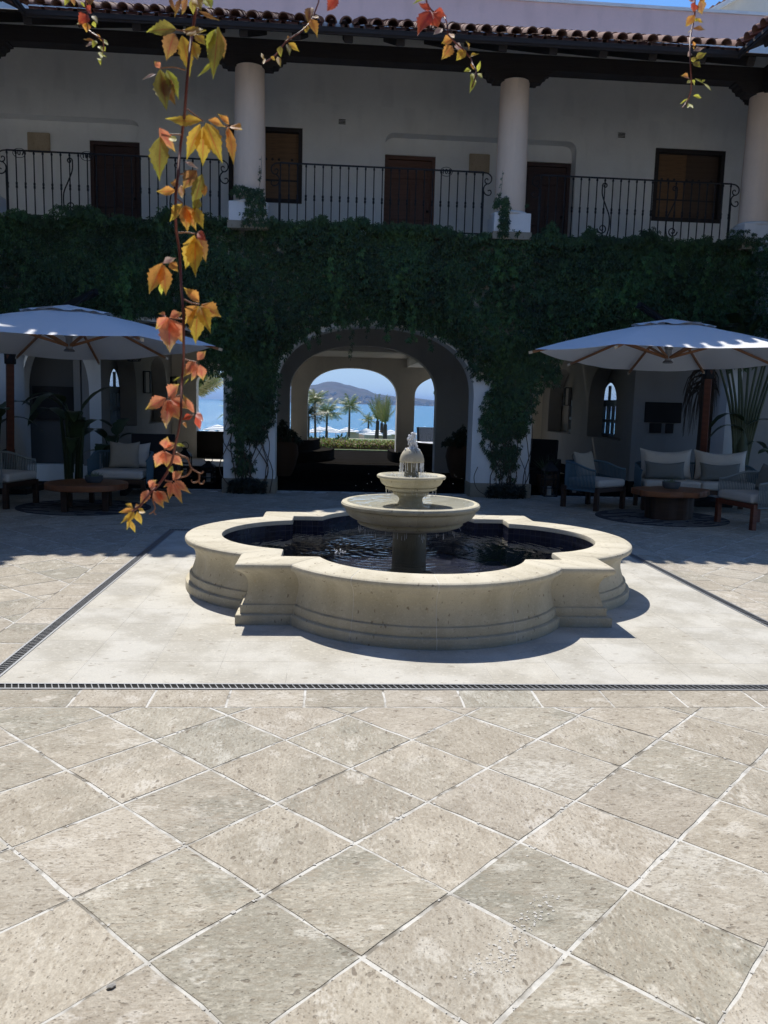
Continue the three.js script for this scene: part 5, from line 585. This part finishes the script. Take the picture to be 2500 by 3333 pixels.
function hangLamp(label, px, py, z, r, cy) { const q = onZ(px, py, z), t = thing('hanging_lantern', label, 'lantern', [q.x, q.y, q.z]), up = [], P = (a, y, k) => V3(Math.cos(a) * r * k, y * r, Math.sin(a) * r * k); for (let i = 0; i < 6; i++) { const a = i * 1.0472, b = a + 1.0472, m = a + 0.5236; up.push(bar(P(a, 0.25, 1), P(b, 0.25, 1), 0.012), bar(P(a, 0.25, 1), P(m, -0.75, 0.62), 0.011), bar(P(b, 0.25, 1), P(m, -0.75, 0.62), 0.011), bar(P(m, -0.75, 0.62), P(m + 1.0472, -0.75, 0.62), 0.011), bar(P(a, 0.25, 1), P(m, 0.9, 0.5), 0.011), bar(P(b, 0.25, 1), P(m, 0.9, 0.5), 0.011), bar(P(m, 0.9, 0.5), P(m + 1.0472, 0.9, 0.5), 0.011)); } part(t, 'frame', up, M.iron); part(t, 'rod', new THREE.CylinderGeometry(0.008, 0.008, 2.95 - q.y - r * 0.9, 6).translate(0, (2.95 - q.y + r * 0.9) / 2, 0), M.iron); part(t, 'bulb', new THREE.SphereGeometry(0.03, 10, 8), mat({ color: [0.3, 0.3, 0.28], roughness: 0.3 })); }
hangLamp('black wire lantern hanging left of the pair under the left parasol', 312, 1132, -14.8, 0.15); hangLamp('black wire lantern hanging at the corner of the left terrace wall', 436, 1152, -15.0, 0.17);
function sconce(label, p, rot, h = 0.36) { const t = thing('wall_lantern', label, 'wall lamp', p, rot), fr = [rbox(-0.1, 0.1, -h / 2 - 0.02, -h / 2, 0, 0.16, 0.005), rbox(-0.1, 0.1, h / 2, h / 2 + 0.02, 0, 0.16, 0.005)]; for (let k = -3; k <= 3; k++) fr.push(bar([k * 0.028, -h / 2, 0.15], [-k * 0.028, h / 2, 0.15], 0.009), box(k * 0.03 - 0.005, k * 0.03 + 0.005, -h / 2, h / 2, 0.14, 0.146)); part(t, 'frame', fr, M.iron); part(t, 'back', box(-0.1, 0.1, -h / 2, h / 2, 0, 0.02), M.black); }
sconce('black lattice wall lamp between the two left arched recesses', [-4.2, 1.93, -18.75], Math.PI / 2, 0.46); sconce('black lattice wall lamp at the sea end of the left terrace wall', [-4.2, 1.95, -22.0 + 0.12], Math.PI / 2, 0.36); sconce('black lattice wall lamp left of the arched window on the right', [5.85, 1.88, -19.45], -Math.PI / 2, 0.4);
function frame(label, x0, x1, y0, y1) { const t = thing('wall_panel', label, 'picture', [(x0 + x1) / 2, (y0 + y1) / 2, -15.3]); part(t, 'frame', rbox(-(x1 - x0) / 2, (x1 - x0) / 2, -(y1 - y0) / 2, (y1 - y0) / 2, 0, 0.05, 0.006), M.black); part(t, 'screen', box(-(x1 - x0) / 2 + 0.02, (x1 - x0) / 2 - 0.02, -(y1 - y0) / 2 + 0.02, (y1 - y0) / 2 - 0.02, 0.05, 0.052), mat({ color: [0.004, 0.004, 0.004], roughness: 0.7 })); }
frame('large black screen on the wall behind the sofa', 6.08, 6.80, 1.37, 1.76); frame('small black panel under the left half of the wall screen', 6.19, 6.42, 1.17, 1.355); frame('small black panel under the right half of the wall screen', 6.51, 6.66, 1.17, 1.355);
{ const t = thing('wall_panel', 'wide black panel in the left arched recess behind banana leaves', 'picture', [-5.05, 1.45, -15.65]); part(t, 'frame', rbox(-0.5, 0.45, -0.32, 0.3, 0, 0.05, 0.006), M.black); }
function darkChair(label, p, turn) { const t = thing('lounge_chair', label, 'armchair', p, turn); part(t, 'seat', rbox(-0.36, 0.36, 0.12, 0.42, -0.36, 0.36, 0.03), M.black); part(t, 'backrest', mv(rbox(-0.36, 0.36, 0, 0.62, -0.06, 0.06, 0.02), 0, 0.36, -0.36, 0, -0.12), M.black); for (const s of [-1, 1]) part(t, 'armrest', rbox(s * 0.4 - 0.05, s * 0.4 + 0.05, 0.0, 0.6, -0.4, 0.38, 0.02), M.black); }
darkChair('black high backed chair behind the left rope chair', [-2.95, 0, -13.6], 0.1); darkChair('black high backed chair in the dark right of the vine pillar', [3.98, 0, -15.4], -0.5);
function urn(label, px, py, h, z, seed) { const b = onZ(px, py, z), t = thing('urn', label, 'plant pot', [b.x, 0, z]), r = h * 0.43; part(t, 'pot', lathe([[0.001, 0], [r * 0.55, 0], [r * 0.62, h * 0.05], [r * 0.85, h * 0.3], [r, h * 0.58], [r * 0.93, h * 0.8], [r * 0.8, h * 0.9], [r * 0.9, h * 0.97], [r * 0.88, h], [r * 0.78, h], [r * 0.72, h * 0.9], [0.001, h * 0.88]], 32), M.urn); const L = []; for (let i = 0; i < 260; i++) { const a = rr(0, 6.28), q = rr(0, r * 1.25); L.push({ p: [Math.cos(a) * q, h + 0.28 * rnd() * (1.4 - q / r) - 0.05 * q / r, Math.sin(a) * q], ry: rr(0, 6), rx: rr(-1.2, 0.2), rz: rr(-1, 1), s: rr(0.06, 0.13), c: [0.03, 0.055, 0.025] }); } instanced(t, 'foliage', ivyLeaf, IVY, L); }
urn('big dark clay urn with a plant behind the right arch pillar', 1500, 1500, 0.80, -17.6); urn('dark clay urn with a plant behind the left arch pillar', 918, 1500, 0.82, -17.4);
{ // stone benches curving across the sea end of the passage
  for (const [label, s, pts] of [['black stone bench curving out from the left of the passage end', 1, [[-1.02, -20.6], [-0.45, -21.3], [0.0, -22.2], [0.16, -23.4]]], ['black stone bench curving out from the right of the passage end', -1, [[2.75, -20.2], [2.2, -21.2], [1.75, -22.2], [1.72, -23.6]]]]) {
    const t = thing('stone_bench', label, 'bench'), c = new THREE.CatmullRomCurve3(pts.map(p => V3(p[0], 0, p[1]))), a = c.getPoints(18), side = s > 0 ? -1 : 1; const off = (d, i) => { const q = a[i], n = c.getTangentAt(i / 18), k = V3(n.z, 0, -n.x).multiplyScalar(s > 0 ? 1 : -1); return q.clone().addScaledVector(k, d); };
    for (const [nm, d0, d1, y0, y1] of [['seat', 0, 0.42, 0, 0.28], ['backrest', 0.42, 0.74, 0, 0.55]]) { const o = [], i2 = []; for (let i = 0; i <= 18; i++) { const p = off(d0, i), q = off(d1, i); o.push([p.x, -p.z]); i2.unshift([q.x, -q.z]); } part(t, nm, extr(poly([...o, ...i2]), 0, y1, 0.012, 2).rotateX(-Math.PI / 2), M.lavaStone); }
  }
}
// ---- plants of the two lounges
function bananaLeaf(len, w, droop) { const N = 14, pos = [], uv = [], idx = []; for (let i = 0; i <= N; i++) { const t = i / N, y = len * (t - droop * 0.55 * t * t * t), z = len * droop * 0.8 * t * t, hw = w / 2 * Math.pow(Math.sin(Math.PI * Math.min(1, 0.1 + t * 0.9)), 0.6) * (i % 3 === 2 ? 0.82 : 1) * (i === N ? 0.05 : 1) * (t < 0.12 ? 0.15 : 1); for (const k of [-1, 0, 1]) { pos.push(k * hw, y, z - Math.abs(k) * hw * 0.25); uv.push(k * 0.3, t); } } for (let i = 0; i < N; i++) for (const k of [0, 1]) { const a = i * 3 + k; idx.push(a, a + 1, a + 3, a + 1, a + 4, a + 3); } const g = new THREE.BufferGeometry(); g.setAttribute('position', new THREE.Float32BufferAttribute(pos, 3)); g.setAttribute('uv', new THREE.Float32BufferAttribute(uv, 2)); g.setIndex(idx); g.computeVertexNormals(); return g; }
function banana(label, pos, h, n, spread, name = 'banana_plant') { const t = thing(name, label, 'plant', pos); for (let i = 0; i < 4; i++) { const a = i * 1.7; part(t, 'trunk', tube([[Math.cos(a) * 0.1, 0, Math.sin(a) * 0.1], [Math.cos(a) * 0.13, h * 0.3, Math.sin(a) * 0.13], [Math.cos(a) * 0.2, h * 0.62, Math.sin(a) * 0.2]], 0.055, 0.025, 8), BANANA); } for (let i = 0; i < n; i++) { const a = i * 2.399 + rr(-0.3, 0.3), y = h * rr(0.35, 0.72), d = rr(0.5, 1.15), s = rr(0.8, 1.2); part(t, 'leaf', mv(bananaLeaf(spread * s, 0.26 * s, d), Math.cos(-a + 1.57) * 0.12, y, Math.sin(-a + 1.57) * 0.12, a, rr(0.25, 0.8)), BANANA); part(t, 'leaf_stalk', tube([[0, y - 0.4, 0], [Math.sin(a) * 0.06, y - 0.15, Math.cos(a) * 0.06], [Math.cos(-a + 1.57) * 0.12, y + 0.02, Math.sin(-a + 1.57) * 0.12]], 0.018, 0.012, 5, 5), BANANA); } return t; }
banana('broad leaved banana plant behind the round table on the left', [-4.25, 0, -13.7], 2.0, 11, 0.85); banana('banana plant with ragged leaves at the left edge behind the mast', [-5.45, 0, -13.3], 1.9, 9, 0.8); banana('low broad leaved plant at the corner of the left terrace wall', [-3.75, 0, -14.2], 1.25, 7, 0.5);
{ // bird of paradise on the right: a fan of thick stalks
  const t = thing('bird_of_paradise', 'tall plant with a fan of thick green stalks behind the right end of the sofa', 'plant', [7.15, 0, -13.55]), m = leafMat([0.055, 0.075, 0.03], 0.1);
  for (let i = 0; i < 11; i++) { const f = (i / 10 - 0.5) * 2, top = V3(f * 0.62 + rr(-0.05, 0.05), 2.7 + rr(-0.15, 0.2), rr(-0.15, 0.15)); part(t, 'stalk', tube([[f * 0.1, 0.2, 0], [f * 0.13, 0.9, 0.02], [f * 0.28, 1.7, 0.03], top], 0.035, 0.016, 7), m); part(t, 'leaf', mv(bananaLeaf(0.8, 0.26, 0.6), top.x, top.y, top.z, f * 1.6 + rr(-0.5, 0.5), 0.4), BANANA); }
  part(t, 'trunk', lathe([[0.15, 0], [0.13, 0.5], [0.11, 1.05], [0.04, 1.3], [0.001, 1.35]], 16), m); for (const [a, y, l] of [[1.3, 1.35, 0.8], [-1.4, 1.42, 0.85], [-1.7, 1.25, 0.7], [1.75, 1.0, 0.6]]) part(t, 'leaf', mv(bananaLeaf(l, 0.2, 1.0), 0, y, 0.08, a, 0.75), BANANA);
}
banana('low leafy plant in the corner beside the right chair', [7.7, 0, -13.0], 1.2, 7, 0.6);
{ const t = thing('palm_tree', 'slim dark palm with dead hanging fronds beside the wall screen', 'palm', [6.95, 0, -14.6]); part(t, 'trunk', tube([[0, 0, 0], [0.02, 1.2, 0], [0.0, 2.4, 0]], 0.13, 0.11, 10), M.bark); const L = []; for (let i = 0; i < 90; i++) { const a = rr(0, 6.28), l = rr(0.4, 1.0), y = rr(2.0, 2.5); L.push(tube([[Math.cos(a) * 0.1, y, Math.sin(a) * 0.1], [Math.cos(a) * 0.3, y - l * 0.2, Math.sin(a) * 0.3], [Math.cos(a) * (0.34 + rr(0, 0.1)), y - l, Math.sin(a) * 0.34]], 0.014, 0.003, 4, 4)); } part(t, 'dead_fronds', L, M.bark); }
for (const [l, x, z, h] of [['small spiky agave beside the lantern right of the vine pillar', 4.12, -14.9, 0.4]]) { const t = thing('agave', l, 'plant', [x, 0.35, z]); part(t, 'pot', lathe([[0.001, -0.35], [0.14, -0.35], [0.2, 0], [0.18, 0], [0.001, -0.03]], 20), M.urn); const g = []; for (let i = 0; i < 26; i++) { const a = i * 2.4, k = rr(0.2, 1); g.push(mv(new THREE.ConeGeometry(0.016, h, 4).translate(0, h / 2, 0), 0, 0, 0, a, k, 0)); } part(t, 'leaves', g, BANANA); }
{ const q = onY(700, 1600), t = thing('paper_scrap', 'small white scrap lying on the shaded paving left of the vine pillar', 'scrap', [q.x, 0, q.z]); part(t, 'sheet', rbox(-0.05, 0.05, 0.001, 0.012, -0.03, 0.03, 0.004), M.plinth); }
{ const q = onY(362, 3215), t = thing('stone_chip', 'dark loose chip of stone in a paving joint near the lower left', 'stone', [q.x, 0, q.z], 0.5); const g = new THREE.DodecahedronGeometry(0.0105, 0), p = g.attributes.position; for (let i = 0; i < p.count; i++) p.setXYZ(i, p.getX(i) * 1.3, p.getY(i) * 0.45 + 0.005, p.getZ(i) * 0.9); g.computeVertexNormals(); part(t, 'chip', g, mat({ color: [0.30, 0.29, 0.28], roughness: 1 })); }
// ================================================================ BEYOND THE ARCHES: garden, beach, sea, headland
const SEA = -7.0;
const landY = z => z > -28 ? -0.05 : -0.05 - 4.2 * sstep(-28, -120, z) - 3.0 * sstep(-120, -190, z);
{
  const strip = (name, z0, z1, nx, nz, m, hw = 260) => { const g = new THREE.PlaneGeometry(2 * hw, z0 - z1, nx, nz).rotateX(-Math.PI / 2).translate(0, 0, (z0 + z1) / 2), p = g.attributes.position; for (let i = 0; i < p.count; i++) p.setY(i, landY(p.getZ(i)) + 0.15 * (fbm(nA, p.getX(i) * 0.2 + 500, p.getZ(i) * 0.2 + 500, 4096, 3) - 0.5) * (p.getZ(i) < -30 ? 1 : 0)); g.computeVertexNormals(); part(scene, name, uvBox(g), m).userData.kind = 'structure'; };
  const grassT = makeTex(256, 3, (u, v) => { const n = fbm(nC, u * 20, v * 20, 20, 4); return [0.07 + 0.09 * n, 0.11 + 0.10 * n, 0.03 + 0.03 * n, n]; });
  strip('garden_lawn', -27.2, -120, 60, 60, texd(grassT, { color: [1, 1, 1] })); strip('beach_sand', -120, -200, 60, 30, mat({ color: [0.48, 0.40, 0.29], roughness: 1 }));
  const seaT = makeTex(512, 60, (u, v) => { const n = fbm(nA, u * 14, v * 26, 14, 5); const k = 0.85 + 0.3 * n; return [k, k, k, n]; });
  const s = new THREE.PlaneGeometry(24000, 15850, 40, 60).rotateX(-Math.PI / 2).translate(0, SEA, -150 - 7925); part(scene, 'sea', uvBox(s), texd(seaT, { color: [0.022, 0.16, 0.28], roughness: 0.22 }, 1.2)).userData.kind = 'structure';
}
{ // headland across the bay
  const D = -5200, pk = [[-3400, -20], [-1500, -20], [-960, -12], [-860, 40], [-620, 84], [-430, 118], [-330, 140], [-270, 138], [-200, 120], [-110, 98], [20, 66], [180, 50], [420, 36], [700, 30], [1100, 27], [2400, 26], [4800, 20]];
  const H = x => { let i = 0; while (i < pk.length - 2 && x > pk[i + 1][0]) i++; const t = Math.min(1, Math.max(0, (x - pk[i][0]) / (pk[i + 1][0] - pk[i][0]))); return pk[i][1] + (pk[i + 1][1] - pk[i][1]) * t * t * (3 - 2 * t); };
  const nx = 260, nz = 30, g = new THREE.PlaneGeometry(8000, 1500, nx, nz).rotateX(-Math.PI / 2), p = g.attributes.position, off = onD(1081, 1300, 5200).x + 300;
  for (let i = 0; i < p.count; i++) { const x = p.getX(i), z = p.getZ(i), t = (750 - z) / 1500, r = fbm(nB, x * 0.006 + 80, z * 0.006 + 80, 4096, 5) - 0.5; const y = H(x) * Math.sin(Math.PI * Math.min(1, t * 1.25) * 0.5) * (1 - 0.6 * sstep(0.8, 1, t)) + r * 34 * sstep(0.04, 0.35, t) * (H(x) / 90); p.setXYZ(i, x + off, Math.max(-2, y) + SEA + 0.5, z + D); }
  g.computeVertexNormals(); const hT = makeTex(512, 700, (u, v) => { const n = fbm(nD, u * 9, v * 9, 9, 5), c = mix3([0.045, 0.045, 0.045], [0.018, 0.028, 0.024], sstep(0.4, 0.62, n)); return [...c, n]; }); part(scene, 'hills', uvBox(g), texd(hT, { color: [1, 1, 1] }, 6)).userData.kind = 'structure';
  const t = []; for (let i = 0; i < 420; i++) { const x = rr(-900, 1500), z = rr(380, 740), w = rr(8, 26), h = rr(4, 9), tt = (750 - z) / 1500, y = H(x) * Math.sin(Math.PI * Math.min(1, tt * 1.25) * 0.5) + SEA; t.push(new THREE.BoxGeometry(w, h, w * 0.7).translate(x + off, y + h * 0.5, z + D)); } const tn = part(scene, 'far_town', t, mat({ color: [0.60, 0.56, 0.5], roughness: 1 })); tag(tn, 'pale houses scattered along the foot of the headland across the bay', 'town', null, 'stuff');
}
// ---- hedge and border plants just outside the passage
const clump = fan([[0, 0, 0], [0.25, 0.3, 0.05], [0, 1, 0.1], [-0.25, 0.3, 0.05], [0, 0, 0]], [0, 0.4, -0.05]);
function hedge(name, label, cat, x0, x1, y, z0, z1, h, n, cols, s) { const t = thing(name, label, cat, [0, y, 0]), L = []; for (let i = 0; i < n; i++) { const x = rr(x0, x1), z = rr(z0, z1), hh = h * (0.72 + 0.4 * fbm(nA, x * 2 + 50, z * 2 + 50, 512, 3)), yy = hh * Math.pow(rnd(), 0.45); L.push({ p: [x, yy, z], ry: rr(0, 6.3), rx: rr(-1.2, 1.2), rz: rr(-1, 1), s: s * rr(0.7, 1.3), c: pick(cols).map(c => c * rr(0.7, 1.3)) }); } instanced(t, 'foliage', clump, IVY, L); part(t, 'core', box(x0, x1, 0, h * 0.6, z1 + (z0 - z1) * 0.25, z0 - (z0 - z1) * 0.25), M.bark); return t; }
hedge('flower_hedge', 'clipped flowering hedge with yellow and pink leaves at the end of the passage', 'hedge', -0.9, 2.9, 0, -27.5, -28.5, 0.285, 4600, [[0.16, 0.27, 0.05], [0.46, 0.46, 0.09], [0.36, 0.38, 0.07], [0.26, 0.32, 0.08], [0.48, 0.26, 0.27]], 0.075);
hedge('low_shrubs', 'row of small dark green shrubs behind the flowering hedge', 'shrub', -1.3, 0.9, -0.62, -33, -34, 0.75, 700, [[0.05, 0.10, 0.03], [0.09, 0.15, 0.04]], 0.16);
hedge('low_shrubs', 'strip of bright green shrubs beyond the low wall on the left', 'shrub', -8, -2.8, 0, -27.5, -28.8, 0.36, 1800, [[0.16, 0.26, 0.05], [0.24, 0.32, 0.06]], 0.12);
{ const t = thing('swimming_pool', 'strip of bright blue swimming pool beyond the right opening', 'pool', [4.6, 0, -26.6]); part(t, 'coping', box(-1.7, 1.9, 0, 0.06, -1.5, 1.3), M.canvasB); part(t, 'pool_water', box(-1.5, 1.7, 0.061, 0.068, -1.3, 1.15), mat({ color: [0.03, 0.16, 0.42], roughness: 0.12 })); }
for (const [l, px, py] of [['white sun lounger by the pool beyond the right opening', 1398, 1462], ['second sun lounger with a dark towel beyond the right opening', 1392, 1448]]) { const q = onZ(px, py, -30), t = thing('sun_lounger', l, 'lounger', [q.x, 0, -30]); part(t, 'frame', rbox(-0.35, 0.35, 0.14, 0.2, -0.9, 0.9, 0.02), M.plinth); part(t, 'backrest', mv(rbox(-0.35, 0.35, 0, 0.6, -0.03, 0.03, 0.02), 0, 0.2, -0.5, 0, -0.5), py < 1455 ? M.black : M.plinth); for (const s of [-1, 1]) part(t, 'leg', box(s * 0.3 - 0.03, s * 0.3 + 0.03, 0, 0.14, -0.8, 0.8), M.plinth); }
// ---- beach parasols: three stacked white tiers on a pole, with a half curtain
function beachParasol(px, py, wpx, label, screen) {
  const W = 2.7, d = W * F / wpx, q = onD(px, py, d), y0 = landY(q.z), t = thing('beach_parasol', label, 'parasol', [q.x, y0, q.z], rr(0, 1), 'white tiered parasols between the garden and the beach'), h = q.y - y0, hw = W / 2;
  [[0.0, 0.40, 0.0, 0.16], [0.36, 0.74, -0.21, -0.36], [0.70, 1.0, -0.41, -0.54]].forEach(([a, b, ya, yb]) => part(t, 'tier', toCreasedNormals(lathe([[Math.max(0.01, a * hw * 1.3), h + ya], [b * hw * 1.3, h + yb - (a === 0 ? 0.16 * 2 : 0)], [b * hw * 1.3, h + yb - (a === 0 ? 0.32 : 0) - 0.09], [b * hw * 1.28, h + yb - (a === 0 ? 0.32 : 0) - 0.09]], 4), 0.3), M.canvasB));
  part(t, 'liner', lathe([[0.05, h - 0.16], [hw * 1.2, h - 0.58]], 4), M.tan); part(t, 'pole', new THREE.CylinderGeometry(0.05, 0.05, h, 8).translate(0, h / 2, 0), M.teak);
  if (screen) part(t, 'curtain', [box(-hw * 0.92, hw * 0.92, h - 1.55, h - 0.62, -0.02 + hw * 0.8, 0.02 + hw * 0.8)], M.tan); }
const C8 = (x, y) => [850 + x * 0.3918, 1150 + y * 0.3918];
[[128, 101, 52, 'white tiered parasol behind the first palm trunk', 0], [180, 98, 62, 'white tiered parasol in front of the second palm', 0], [310, 105, 64, 'wide white tiered parasol under the middle palm', 1], [440, 112, 68, 'white tiered parasol below the small palm', 1], [512, 121, 78, 'nearest white parasol left of the fan palms', 1], [602, 121, 66, 'white tiered parasol at the right pier under the fan palms', 1], [235, 117, 48, 'white parasol peeping out right of the second palm trunk', 0], [372, 124, 54, 'white parasol between the middle palm and the small palm', 1], [560, 130, 60, 'low white parasol in front of the fan palm trunks', 1], [90, 114, 46, 'white parasol left of the second palm trunk', 0], [40, 118, 46, 'white parasol at the left edge of the middle sea arch', 0], [800, 136, 44, 'white parasol at the left of the right sea opening', 0], [903, 133, 52, 'white parasol at the right of the right sea opening', 0]].forEach(([x, y, w, l, s]) => beachParasol(980 + x * 0.4832, 1340 + y * 0.4832, w, l, s));
beachParasol(709, 1382, 74, 'large white striped parasol in the left sea opening', 0); beachParasol(722, 1400, 56, 'lower white parasol in the left sea opening', 0); beachParasol(690, 1399, 40, 'white parasol at the far left of the left sea opening', 0);
for (const [l, x, y, w] of [['grey thatched palapa behind the parasols', 1378, 640, 40], ['second grey thatched palapa further right', 1412, 644, 36]]) { const d = 3.2 * F / w, q = onD(...C8(x, y), d), y0 = landY(q.z), h = q.y - y0, t = thing('palapa', l, 'thatched shelter', [q.x, y0, q.z]); part(t, 'thatch', lathe([[0.02, h], [0.6, h - 0.35], [1.7, h - 1.1], [1.6, h - 1.2]], 14), mat({ color: [0.17, 0.14, 0.12], roughness: 1 })); part(t, 'pole', new THREE.CylinderGeometry(0.08, 0.08, h - 0.3, 8).translate(0, (h - 0.3) / 2, 0), M.bark); }
{ const t = thing('garden_wall', 'low tan retaining wall between the lawn and the beach parasols', 'wall', [0, landY(-75), -75]); part(t, 'wall', box(-30, 30, -0.3, 0.5, -0.2, 0.2), M.tan); }
// ---- palms
function frond(L, droop, lw, dens = 22) { const pos = [], idx = [], put = (...v) => { for (const a of v) pos.push(...a); }; const P = t => [0, L * (0.42 * t - droop * t * t), L * (t - 0.25 * droop * t * t)]; for (let i = 0; i < dens; i++) { const t = 0.12 + 0.88 * i / dens, p = P(t), l = lw * Math.pow(Math.sin(Math.PI * Math.min(1, 0.18 + t * 0.8)), 0.7); for (const s of [-1, 1]) { const b = P(Math.min(1, t + 0.03)), e = [s * l * 0.86, p[1] - l * rr(0.25, 0.6), p[2] + l * rr(0.25, 0.5)]; put(p, b, e); } } const n = 6; for (let i = 0; i < n; i++) { const a = P(i / n), b = P((i + 1) / n), w = 0.03 * L * (1 - i / n) + 0.006; put([a[0] - w, a[1], a[2]], [a[0] + w, a[1], a[2]], b); } const g = new THREE.BufferGeometry(); g.setAttribute('position', new THREE.Float32BufferAttribute(pos, 3)); g.setAttribute('uv', new THREE.Float32BufferAttribute(new Float32Array(pos.length / 3 * 2).map((_, i) => pos[i] * 0.3), 2)); g.computeVertexNormals(); return g; }
function palm(label, px, py, d, crown, n, mats, o = {}) {
  const q = onD(px, py, d), y0 = landY(q.z), t = thing('palm_tree', label, 'palm', [q.x, y0, q.z], rr(0, 6)), h = q.y - y0, lean = o.lean ?? rr(-0.3, 0.3);
  part(t, 'trunk', tube([[lean, -0.2, 0], [lean * 0.5, h * 0.4, lean * 0.3], [0, h * 0.75, 0], [0, h, 0]], o.tr || 0.16, (o.tr || 0.16) * 0.7, 8), o.tm || M.bark);
  const c = sub(t, 'crown'); for (let i = 0; i < n; i++) { const a = i * 2.39996, up = (i / n), rx = o.fan ? -0.15 - 1.0 * (1 - up) * 0.4 - rr(0, 0.55) : -0.95 + 1.5 * up + rr(-0.2, 0.2); const g = frond(crown * rr(0.85, 1.15), o.fan ? 0.1 : rr(0.28, 0.62), crown * (o.fan ? 0.13 : 0.34), o.fan ? 16 : 22); part(c, 'frond', mv(g, 0, h, 0, a, o.fan ? -(Math.PI / 2 - 0.2) * (0.30 + 0.62 * rnd()) : rx), pick(mats)); }
  return t; }
palm('coconut palm at the left edge of the middle sea arch', ...C8(448, 400), 92, 2.1, 30, [PALM, PALM, PALMB]); palm('bushy palm rising behind the second parasol', ...C8(548, 500), 96, 2.3, 32, [PALM, PALM, PALMB]); palm('tall slim palm in the middle of the sea arch', ...C8(735, 450), 104, 2.1, 28, [PALM, PALM, PALMB]); palm('small palm with yellowing fronds below the middle palm', ...C8(892, 560), 110, 1.5, 22, [PALMB, PALM]);
palm('left fan palm of the windswept group by the right pier', ...C8(968, 560), 88, 2.6, 26, [PALMB, PALMB, PALM], { fan: 1, tr: 0.26, lean: 0.1 }); palm('middle fan palm of the windswept group', ...C8(1003, 580), 90, 2.4, 24, [PALMB, PALM], { fan: 1, tr: 0.24, lean: 0.05 }); palm('right fan palm of the windswept group, partly behind the pier', ...C8(1032, 590), 86, 2.8, 28, [PALMB, PALMB, PALM], { fan: 1, tr: 0.28, lean: 0 }); palm('palm half hidden by the left pillar of the left sea opening', 760, 1345, 70, 1.6, 18, [PALM]);
palm('dark palm hugging the left jamb of the middle sea arch', ...C8(392, 520), 46, 1.3, 20, [leafMat([0.02, 0.035, 0.015], 0.05)], { tr: 0.12 });  // leaf colour far darker than on the other palms
{ // palm crown leaning into the left sea opening, and leaves hanging at the right opening
  const a = onZ(636, 1290, -24.5), t = thing('palm_tree', 'palm with feathery grey green fronds leaning across the left sea opening', 'palm', [a.x, 0, a.z]); part(t, 'trunk', tube([[-0.1, 0, 0], [-0.08, a.y * 0.6, 0], [0, a.y, 0]], 0.09, 0.06, 8), M.bark); for (let i = 0; i < 26; i++) part(t, 'frond', mv(frond(rr(0.9, 1.7), rr(0.05, 0.3), 0.26, 22), 0, a.y - 0.1 + i * 0.012, 0, rr(0.6, 2.4), -rr(0.15, 1.0)), pick([PALMB, PALM, PALM]));
  const b = onZ(1432, 1225, -23), u = thing('mango_branch', 'dark leafy branch hanging into the right sea opening', 'branch', [b.x, b.y, b.z]); part(u, 'stem', tube([[0.3, 0.25, 0], [0.08, 0.12, 0], [-0.05, -0.12, 0.02], [-0.03, -0.5, 0]], 0.014, 0.006, 6), M.vineWood); const lg = []; for (let i = 0; i < 34; i++) { const y = rr(-0.55, 0.1); lg.push(mv(clump, rr(-0.16, 0.1) , y, rr(-0.08, 0.08), rr(0, 6), Math.PI + rr(-0.5, 0.5), rr(-0.5, 0.5), [0.16, rr(0.14, 0.26), 0.16])); } part(u, 'leaves', lg, leafMat([0.06, 0.11, 0.03], 0.3));
}
renderer.render(scene, camera);
